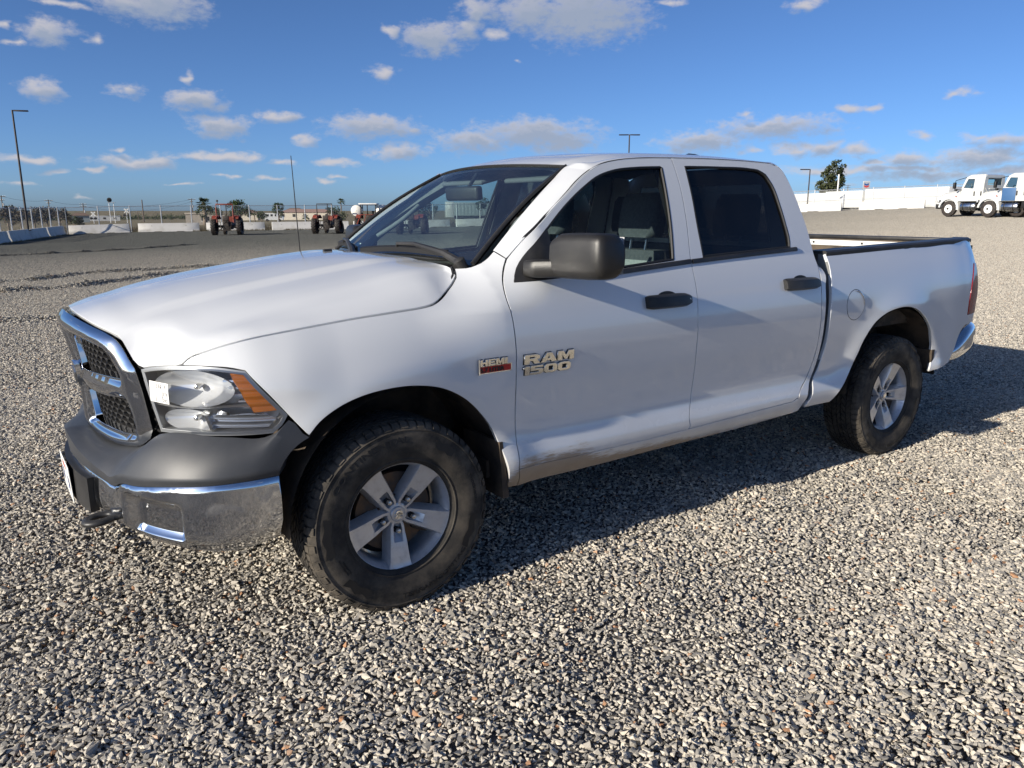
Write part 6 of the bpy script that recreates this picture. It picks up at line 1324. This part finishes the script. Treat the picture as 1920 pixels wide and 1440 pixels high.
# ------------------------------------------------------------------ trailers, sign, buildings
def trailer(p, q, z0a, z0b, h, label, text=None, w=2.4):
    (ax, ay), (bx, by) = p, q; L = math.hypot(bx - ax, by - ay); a = math.atan2(by - ay, bx - ax)
    e = tag(empty('box_trailer', (ax, ay, z0a)), label, 'trailer', 'white box trailers behind the right fence'); e.rotation_euler = (0, -math.atan2(z0b - z0a, L), a)
    MB().rbox(0, L, -w, 0, .35, h, .04).build('body', M['truck_white'], e, 40)
    n = max(3, int(L / 1.2))
    for i in range(1, n): MB().box(L * i / n - .012, L * i / n + .012, .001, .012, .45, h - .08).build('side_seam', M['white'], e)
    MB().box(.02, L - .02, .002, .03, .35, .47).box(.02, L - .02, .002, .03, h - .10, h - .02).build('side_rail', M['galv'], e)
    for xx in (L * .2, L * .8):
        for yy in (-.25, -w + .25): MB().lathe([(.02, -.14), (.42, -.14), (.45, -.1), (.45, .1), (.42, .14), (.02, .14)], (xx, yy, .43), (0, 1, 0), 20).build('wheel', M['tr_dark'], e, 40)
    if text:
        v, f = text_mesh(text[0], text[3], .004, .012, 'LEFT', 1.25); mesh_obj('lettering', [(text[1] + x + .25 * y, .016 + z, text[2] + y) for x, y, z in v], f, M['ink_red'], e)
    return e
M['trl'] = M['truck_white']
trailer((94.19, 66.33), (88.33, 52.12), 1.45, 1.5, 2.2, 'white box trailer with red lettering, partly hidden by the next trailer', ('XTRA', 8.05, 1.15, .72))
trailer((84.35, 51.25), (82.77, 45.64), 1.5, 1.52, 2.2, 'short plain white box trailer between the lettered one and the long one')
trailer((82.34, 45.33), (80.65, 35.54), 1.53, 1.56, 2.3, 'long plain white box trailer reaching behind the white trucks')
def price_sign(x, y, zt):
    e = tag(empty('gas_sign', (x, y, ground_z(x, y)), R(-52)), 'square lit gas station sign with blue and red chevrons on a pole', 'sign')
    z0 = ground_z(x, y); h = zt - z0
    MB().tube([(0, 0, 0), (0, 0, h - 1.9)], .14, 10).build('pole', M['galv'], e, 60); MB().rbox(-.75, .75, -.45, .45, h - 1.9, h, .04).build('cabinet', M['truck_white'], e, 40)
    for s in (-1, 1):
        MB().rbox(-.70, .70, s * .452 - .01, s * .452 + .01, h - 1.85, h - .08, .005, 1).build('sign_face', M['sign_grey'], e)
        for zz, mt in ((h - .75, M['sign_blue']), (h - 1.22, M['sign_red'])): MB().prism([(-.5, .28), (0, .08), (.5, .28), (.5, -.10), (0, -.32), (-.5, -.10)], lambda u, v, d: (u, s * d, zz + v), .463, .475).fix().build('chevron', mt, e)
M['sign_grey'] = mat('sign_face', (.25, .27, .30), .4); M['sign_blue'] = mat('sign_blue', (.01, .05, .20), .4); M['sign_red'] = mat('sign_red', (.35, .02, .02), .4)
price_sign(176.37, 104.11, 8.32)
def house(x, y, w, d, h, rz, roofh, wallm, roofm, label, cat='building', flat=False):
    e = tag(empty('building', (x, y, ground_z(x, y)), rz), label, cat, 'low buildings beyond the fence')
    MB().box(-w / 2, w / 2, -d / 2, d / 2, -.3, h).build('wall', wallm, e)
    if flat: MB().rbox(-w / 2 - .1, w / 2 + .1, -d / 2 - .1, d / 2 + .1, h, h + .25, .04).build('roof', roofm, e)
    else: MB().add([(-w / 2 - .4, -d / 2 - .4, h - .05), (w / 2 + .4, -d / 2 - .4, h - .05), (w / 2 + .4, d / 2 + .4, h - .05), (-w / 2 - .4, d / 2 + .4, h - .05), (-w / 2 + d * .3, 0, h + roofh), (w / 2 - d * .3, 0, h + roofh)], [(0, 1, 5, 4), (1, 2, 5), (2, 3, 4, 5), (3, 0, 4), (3, 2, 1, 0)]).build('roof', roofm, e, 10)
    n = max(1, int(w / 4))
    for i in range(n):
        xx = -w / 2 + w * (i + .5) / n; wn = MB().rbox(xx - .6, xx + .6, -d / 2 - .03, -d / 2 + .02, h * .38, h * .78, .02).build('window', M['frame_black'], e); MB().rbox(xx - .68, xx + .68, -d / 2 - .06, -d / 2 + .01, h * .33, h * .37, .01).build('sill', M['white'], wn)
    return e
M['roof_pink'] = mat('pale_tile_roof', (.30, .19, .15), .9); M['roof_brown'] = mat('brown_roof', (.17, .11, .08), .9); M['stucco'] = mat('cream_stucco', (.52, .47, .38), .9); M['block'] = noisy('block_wall', (.28, .25, .21), (.34, .30, .25), 2, .9); M['metal_grey'] = mat('grey_green_metal', (.28, .32, .32), .5)
house(117.93, 315.57, 22, 12, 3.0, R(-32), 1.3, M['stucco'], M['roof_pink'], 'long low house with a pale tile roof behind the second tractor')
house(98.14, 329.37, 7, 6, 3.0, R(-25), 1.1, M['stucco'], M['roof_brown'], 'small house with a brown roof right of the first tractor')
house(59.15, 441.92, 14, 8, 2.2, R(-10), .4, M['truck_white'], M['white'], 'low white building on the left horizon between the crossing signals', flat=True)
house(31.55, 290.47, 5, 4, 2.2, R(-8), .8, M['metal_grey'], M['roof_brown'], 'grey shed behind the back fence near the corner')
house(31.86, 131.75, 6, .3, 1.7, R(-20), .0, M['block'], M['block'], 'tan block wall below the thick palm tree', 'wall', flat=True)
house(124.02, 347.90, 9, 8, 3.6, R(-30), 1.5, M['stucco'], M['roof_brown'], 'gabled house just right of the round tree')
house(216.26, 137.24, 5.5, 4, 5.0, R(-50), .6, M['ink_red'], M['roof_brown'], 'red roofed building under the tall eucalyptus tree', flat=True)
ct = tag(empty('container', (78.39, 123.68, .0), R(-24)), 'grey green metal container with a white end seen through the windscreen', 'container')
MB().rbox(-3.6, 6, -1.2, 1.2, .6, 3.0, .03).build('box', M['metal_grey'], ct)
for i in range(14): MB().box(-3.3 + i * .66, -3.0 + i * .66, -1.235, -1.2, .75, 2.85).build('corrugation', M['metal_grey'], ct)
MB().rbox(-5.1, -3.6, -1.22, 1.22, .3, 3.15, .04).build('end_cabinet', M['truck_white'], ct); MB().rbox(-4.8, -3.9, -1.25, -1.21, 1.8, 2.8, .02).build('louvre_panel', M['white'], ct); MB().box(-3.4, 5.8, -1.0, 1.0, 0, .6).build('plinth', M['frame_black'], ct)
rv = tag(empty('parked_van', (60.55, 184.90, ground_z(60, 170)), R(-25)), 'small white van parked beyond the fence beside the round tree', 'van')
MB().rings([[(x, y, z) for y, z in ((-.9, .35), (-.9, t * .8), (-.75, t), (.75, t), (.9, t * .8), (.9, .35))] for x, t in ((-2.1, 1.5), (-2.0, 1.95), (.8, 1.98), (1.5, 1.35), (2.2, 1.1), (2.3, .7))]).fix().build('body', M['truck_white'], rv, 30)
for x, w in ((-1.2, .5), (-.3, .5), (.6, .35)): MB().rbox(x - w / 2, x + w / 2, -.93, -.88, 1.2, 1.7, .02).build('window', M['frame_black'], rv)
for x in (-1.4, 1.4):
    for y in (-.85, .85): MB().lathe([(.01, -.1), (.3, -.1), (.33, 0), (.3, .1), (.01, .1)], (x, y, .33), (0, 1, 0), 16).build('wheel', M['tr_dark'], rv)
# ------------------------------------------------------------------ utility poles, wires, crossing signals
POLES = []
def upole(x, y, zt, arms, label, lean=0., r=.17):
    z = ground_z(x, y); h = zt - z; e = tag(empty('utility_pole', (x, y, z), R(-20)), label, 'utility pole', 'wooden utility poles on the horizon'); e.rotation_euler = (0, lean, R(-20))
    MB().tube([(0, 0, -.3), (0, 0, h)], [r * 1.15, r * .8], 8).build('pole', M['wood'], e, 60)
    for dz, w in arms:
        a = MB().box(-w / 2, w / 2, -.07, .07, h - dz - .08, h - dz + .08).build('crossarm', M['wood'], e)
        for k in (-.46, -.2, .2, .46): MB().lathe([(.05, 0), (.07, .06), (.05, .14), (.02, .18)], (k * w, 0, h - dz + .08), (0, 0, 1), 8).build('insulator', M['galv'], a)
    if len(arms) > 1: MB().lathe([(.02, 0), (.22, .02), (.24, .8), (.02, .85)], (.35, 0, h - 3.2), (0, 0, 1), 12).build('transformer', M['galv'], e, 40)
    POLES.append((x, y, zt)); return e
upole(10.48, 292.98, 6.11, ((.3, 2.4), (1.4, 1.6)), 'wooden utility pole with transformer at the far left edge')
upole(24.35, 307.69, 5.08, ((.3, 2.6), (1.1, 1.2)), 'wooden utility pole with crossarms just right of the tall lamp post')
upole(35.16, 312.34, 3.94, ((.25, 2.2), (.95, 2.2)), 'wooden utility pole above the first back barrier')
upole(69.01, 300.92, 5.74, ((.3, 2.6), (1.0, 1.2)), 'wooden utility pole left of the thick palm tree')
upole(44.61, 256.98, 4.70, (), 'bare wooden pole without crossarms in the middle of the back fence')
upole(21.27, 492.73, 3.17, ((.3, 3.0),), 'small distant utility pole behind the left fence')
upole(76.73, 454.04, 0.59, ((.3, 3.0),), 'tiny distant utility pole left of the bare pole', 0, .2)
upole(383.59, 239.98, 14.57, ((.4, 3.2), (1.4, 3.2)), 'utility pole right of the tall eucalyptus tree')
upole(438.12, 201.95, 18.93, ((.4, 3.4), (1.5, 3.4)), 'utility pole rising above the first white truck')
def wire(a, b, sag, label):
    n = 14; A, B = Vector(a), Vector(b); e = MB().tube([A.lerp(B, i / n) - Vector((0, 0, sag * 4 * (i / n) * (1 - i / n))) for i in range(n + 1)], .028, 4).build('power_line', M['wire'], None); tag(e, label, 'power line', 'power lines between the poles')
p6, p93, p157, p361 = POLES[0], POLES[1], POLES[2], POLES[3]
wire((p6[0], p6[1], p6[2] - .2), (p93[0], p93[1], p93[2] - .2), .8, 'upper power line between the two leftmost utility poles'); wire((p93[0], p93[1], p93[2] - .2), (p157[0], p157[1], p157[2] - .2), .6, 'upper power line right of the tall lamp post'); wire((p157[0], p157[1], p157[2] - .2), (p361[0], p361[1], p361[2] - .3), 1.6, 'long sagging power line above the back fence')
wire((p157[0], p157[1], p157[2] - 1.0), (p361[0], p361[1], p361[2] - 1.1), 2.4, 'lower sagging power line above the back fence')
def crossing(x, y, zt, label):
    z = ground_z(x, y); h = zt - z; e = tag(empty('crossing_signal', (x, y, z), R(-20)), label, 'rail signal', 'rail crossing signals'); MB().tube([(0, 0, 0), (0, 0, h)], .07, 8).build('mast', M['galv'], e)
    for s in (-1, 1): MB().box(-.65, .65, -.03, -.01, -.11, .11, Tm((0, -.08, h - .45), (0, s * R(45), 0))).build('crossbuck', M['white'], e); MB().lathe([(.30, 0), (.30, .04), (.10, .06), (.12, .18)], (s * .5, -.1, h - 1.5), (0, -1, 0), 14, cap0=True).build('lamp', M['frame_black'], e)
    MB().box(-.5, .5, -.05, .05, h - 1.54, h - 1.46).build('lamp_arm', M['frame_black'], e)
crossing(25.22, 209.55, 1.19, 'left rail crossing signal behind the first back barrier'); crossing(31.80, 204.95, 1.94, 'right rail crossing signal behind the first back barrier')
st = tag(empty('rail_signal_tower', (28.98, 206.92, ground_z(30, 180)), R(-20)), 'rail signal with a round black head on a white mast', 'rail signal')
for s in (-.5, .5): MB().tube([(s, 0, -.2), (s, 0, 4.6)], .07, 8).build('mast', M['galv_white'], st)
MB().lathe([(.02, 0), (.55, .01), (.55, .06), (.2, .08), (.2, .25)], (-.3, -.1, 5.2), (0, -1, 0), 18).build('signal_head', M['frame_black'], st); MB().box(-.9, .9, -.3, .3, 4.55, 4.65).build('platform', M['galv'], st)
fl = tag(empty('flag_pole', (134.63, 84.45, ground_z(130, 80)), 0), 'white pole in front of the tall eucalyptus tree', 'pole'); MB().tube([(0, 0, -1), (0, 0, 8.15 - ground_z(130, 80))], .13, 8).build('mast', M['galv_white'], fl)
# ------------------------------------------------------------------ trees
def leaf_mat(name, c1, c2):
    m = mat(name, c1, .7, spec=.2); n = NT(m); n.col(n.mix(n.noise(1.1, 3), c1, c2)); return m
M['leaf_euc'] = leaf_mat('eucalyptus_leaves', (.032, .042, .020), (.085, .095, .045)); M['leaf_dry'] = leaf_mat('dry_brown_foliage', (.055, .045, .030), (.13, .105, .07)); M['leaf_green'] = leaf_mat('dark_green_leaves', (.022, .038, .014), (.06, .082, .03)); M['leaf_palm'] = leaf_mat('palm_fronds', (.035, .055, .022), (.085, .10, .04)); M['bark'] = noisy('bark', (.12, .095, .07), (.2, .16, .12), 3, .95); M['bark_pale'] = mat('pale_bark', (.42, .36, .30), .9)
def tree(name, x, y, h, lobes, label, lm, leaf, n, group, bark=None, trunk_r=.25, seed=1, zb=None):
    """lobes: (dx, z, rx, rz) of the crown's clumps; leaves are small folded faces spread through each clump's shell and inside"""
    rnd = random.Random(seed); z0 = ground_z(x, y) if zb is None else zb; e = tag(empty(name, (x, y, z0), R(-30)), label, 'tree', group)
    tm = MB(); top = max(l[1] for l in lobes)
    tm.tube([(0, 0, -.3), (.05 * trunk_r, 0, h * .2), (trunk_r * .4, .05, h * .4), (0, 0, top * .8)], [trunk_r, trunk_r * .8, trunk_r * .6, trunk_r * .2], 8)
    for dx, z, rx, rz in lobes: tm.tube([(0, 0, z * .45), (dx * .5, rnd.uniform(-.3, .3), z * .75), (dx, rnd.uniform(-.4, .4), z)], [trunk_r * .5, trunk_r * .3, trunk_r * .1], 6)
    tm.build('trunk', bark or M['bark'], e, 60); v = []; f = []
    tot = sum(l[2] * l[2] * l[3] for l in lobes)
    for dx, z, rx, rz in lobes:
        cl = [(rnd.gauss(0, .5), rnd.gauss(0, .5), rnd.gauss(0, .5)) for _ in range(9)]
        for _ in range(int(n * rx * rx * rz / tot) + 30):
            c = rnd.choice(cl); p = Vector((c[0] + rnd.gauss(0, .27), c[1] + rnd.gauss(0, .27), c[2] + rnd.gauss(0, .27)))
            if p.length > 1.05: p = p.normalized() * rnd.uniform(.7, 1.05)
            q = Vector((dx + p.x * rx, p.y * rx, z + p.z * rz)); a = Vector((rnd.gauss(0, 1), rnd.gauss(0, 1), rnd.gauss(0, .7))).normalized(); b = a.orthogonal().normalized(); b.rotate(Matrix.Rotation(rnd.uniform(0, 6.28), 3, a)); s = leaf * rnd.uniform(.6, 1.4); k = len(v)
            v += [q - a * s, q + b * s * .45, q + a * s, q - b * s * .45]; f.append((k, k + 1, k + 2, k + 3))
    mesh_obj('crown', v, f, lm, e); return e
def palm(x, y, h, r, label, group, n=42, tr=.2, skirt=False, seed=1):
    rnd = random.Random(seed); e = tag(empty('palm_tree', (x, y, ground_z(x, y))), label, 'palm tree', group)
    MB().tube([(0, 0, -.3), (.06, 0, h * .4), (.02, .03, h * .8), (0, 0, h)], [tr * 1.2, tr, tr * .9, tr * .9], 10).build('trunk', M['bark'], e, 60)
    for i in range(n):
        a = rnd.uniform(0, 6.28); up = rnd.uniform(-.9 if skirt else -.5, 1.2); d = Vector((math.cos(a) * math.cos(up), math.sin(a) * math.cos(up), math.sin(up))); L = r * rnd.uniform(.75, 1.1); m = MB(); sd = Vector((-math.sin(a), math.cos(a), 0))
        stem = [Vector((0, 0, h)) + d * L * t - Vector((0, 0, .35 * L * t * t)) for t in (0, .3, .5, .65, .8, .92)]
        m.tube(stem[:3], .02, 4)
        for k in range(-5, 6):
            an = k / 5 * 1.25; dd = (d * math.cos(an) + sd * math.sin(an)).normalized(); b = stem[2]; l2 = L * .55 * (1 - .25 * abs(k) / 5); t = b + dd * l2 - Vector((0, 0, .25 * l2)); w = sd.cross(dd).normalized() * .02 + dd.cross(Vector((0, 0, 1))).normalized() * .06
            m.add([b, b.lerp(t, .5) + w, t, b.lerp(t, .5) - w], [(0, 1, 2, 3)])
        m.build('frond', M['leaf_palm'], e)
    return e
GF = 'trees beyond the yard fence'
tree('eucalyptus_tree', 178.90, 114.53, 13, [(-1.2, 8.6, 1.9, 2.0), (.4, 10.4, 1.7, 2.0), (2.2, 9.6, 1.0, 1.9), (-2.4, 5.6, 2.0, 2.0), (.2, 6.2, 2.2, 2.4), (1.7, 6.4, 1.3, 2.6), (-.6, 3.8, 2.4, 2.0), (-1.8, 9.6, .8, 1.5)], 'tall ragged eucalyptus tree beside the pickup cab', M['leaf_euc'], .34, 3600, GF, M['bark_pale'], .35, 3)
palm(30.52, 126.60, 3.45, 1.25, 'thick fan palm left of the first tractor', GF, 46, .32, True, 2)
palm(73.93, 175.56, 4.7, 1.15, 'slim tall palm left of the sprayer tractor', GF, 30, .14, False, 5)
palm(52.36, 129.65, 2.35, .85, 'short palm showing inside the thin roll bar', GF, 24, .12, False, 8)
palm(41.72, 112.68, 1.2, .75, 'low leafy palm bush in front of the pale roofed house', GF, 20, .12, False, 9)
palm(44.56, 147.28, 1.9, .85, 'small palm right of the first tractor', GF, 22, .11, False, 10)
T = [('round_tree', 30.69, 108.18, 3.2, [(-.9, 1.6, .9, .9), (.2, 2.0, .95, .8), (.9, 1.2, .8, .9), (-.2, .9, 1.2, .8)], 'broad dark tree right of the first tractor', 'leaf_green', .13, 1500),
     ('round_tree', 41.73, 124.87, 3.4, [(0, 1.75, .95, .75), (-.5, 1.3, .6, .6), (.4, .6, .6, .6)], 'round dark tree standing alone left of the antenna', 'leaf_green', .12, 1100),
     ('round_tree', 45.63, 146.54, 2.2, [(0, .6, 1.0, .7), (.7, .3, .7, .6)], 'low round bush left of a fence post between the tractors', 'leaf_green', .13, 600),
     ('round_tree', 57.43, 138.30, 3, [(0, 1.0, 1.3, 1.1), (1.0, .4, 1.2, .9)], 'green bushy tree under the slim palm', 'leaf_green', .15, 900),
     ('round_tree', 30.37, 120.60, 3, [(-1.2, 1.0, 1.3, 1.0), (.2, .8, 1.1, 1.0)], 'dark bushy tree below the thick palm', 'leaf_green', .14, 900),
     ('round_tree', 52.24, 93.15, 4, [(-1.2, 1.6, 1.5, 1.3), (.0, .9, 1.3, 1.2)], 'dark tree behind the windscreen above the tractor', 'leaf_green', .15, 1000),
     ('round_tree', 74.16, 114.44, 4, [(0, 1.7, 1.0, .8), (.9, 2.0, .8, 1.0)], 'dark tree behind the container, seen through the windscreen', 'leaf_green', .15, 700),
     ('round_tree', 16.58, 166.80, 2.2, [(0, -.3, 1.3, .9), (1.0, -.6, .8, .6)], 'dark green bushy tree right of the left fence corner', 'leaf_green', .16, 900),
     ('bare_tree', 3.74, 114.79, 3.6, [(-.6, .9, 1.2, 1.0), (.6, 1.2, 1.1, 1.0)], 'dry brown tree at the left edge behind the fence', 'leaf_dry', .14, 900),
     ('bare_tree', 5.38, 119.75, 3.6, [(-.6, .8, 1.3, 1.2), (.7, .9, 1.2, 1.1)], 'dry brown tree just left of the tall lamp post', 'leaf_dry', .14, 900),
     ('bare_tree', 7.27, 124.52, 3.6, [(-.5, .8, 1.3, 1.2), (.7, .7, 1.2, 1.2)], 'dry brown tree just right of the tall lamp post', 'leaf_dry', .14, 900),
     ('bare_tree', 8.90, 125.82, 3.6, [(-.4, .8, 1.3, 1.2), (.7, 1.0, 1.1, 1.1)], 'dry brown tree near the left fence corner', 'leaf_dry', .14, 900),
     ('bare_tree', 11.01, 131.67, 3.4, [(0, .9, 1.2, 1.0), (1.0, .2, .9, .9)], 'dry grey tree right behind the left fence corner', 'leaf_dry', .14, 900)]
for i, (nm, tx_, ty_, th, lob, lb, lm, lf, nn_) in enumerate(T): tree(nm, tx_, ty_, th, [(a, b + 1.0, c, d) for a, b, c, d in lob], lb, M[lm], lf, nn_, GF, None, .14, 20 + i)
far = MB(); rnd = random.Random(4)
def far_trees():
    v = []; f = []
    for i in range(150):
        a = YAW + R(rnd.uniform(-36, -13)); D = rnd.uniform(480, 620); x = CAM.x + D * math.sin(a); y = CAM.y + D * math.cos(a); r = rnd.uniform(.9, 2.2)
        for k in range(110):
            p = Vector((rnd.gauss(0, .5), rnd.gauss(0, .5), rnd.gauss(0, .45))); q = Vector((x + p.x * r * 1.3, y + p.y * r * 1.3, ground_z(x, y) + r * .7 + p.z * r)); a_ = Vector((rnd.gauss(0, 1), rnd.gauss(0, 1), rnd.gauss(0, 1))).normalized(); b = a_.orthogonal().normalized(); s = .32; n = len(v); v += [q - a_ * s, q + b * s * .6, q + a_ * s, q - b * s * .6]; f.append((n, n + 1, n + 2, n + 3))
    tag(mesh_obj('tree_line', v, f, M['leaf_green']), 'thin dark line of trees along the far left horizon', 'trees', kind='stuff')
far_trees()
# dry weeds along the barriers and in the gaps
def weeds():
    v = []; f = []; rnd = random.Random(8); hl = R(35)
    def blade(x, y, h):
        z = ground_z(x, y) - .03; a = rnd.uniform(0, 6.28); lx, ly = math.cos(a) * h * .5, math.sin(a) * h * .5; w = .02; n = len(v); v.extend([(x - w, y, z), (x + w, y, z), (x + lx, y + ly, z + h)]); f.append((n, n + 1, n + 2))
    for i in range(5200):
        x = rnd.uniform(6, 58); y = BL(x) - .38 - abs(rnd.gauss(0, .5))
        if vn(x * .5, 3.3) > .45: blade(x, y, rnd.uniform(.05, .26))
    for i in range(5200):
        x = rnd.uniform(-6, 60); blade(x, BL(x) + 1.5 + abs(rnd.gauss(0, 5)), rnd.uniform(.3, .8))
    for i in range(700):
        y = rnd.uniform(56, 76); blade(LX(y) + .4 + abs(rnd.gauss(0, .3)), y, rnd.uniform(.04, .2))
    tag(mesh_obj('dry_weeds', v, f, M['weed']), 'dry yellow weeds and grass along the barriers and beyond the fence', 'weeds', kind='stuff')
M['weed'] = leaf_mat('dry_weeds', (.16, .12, .06), (.26, .20, .11))
weeds()
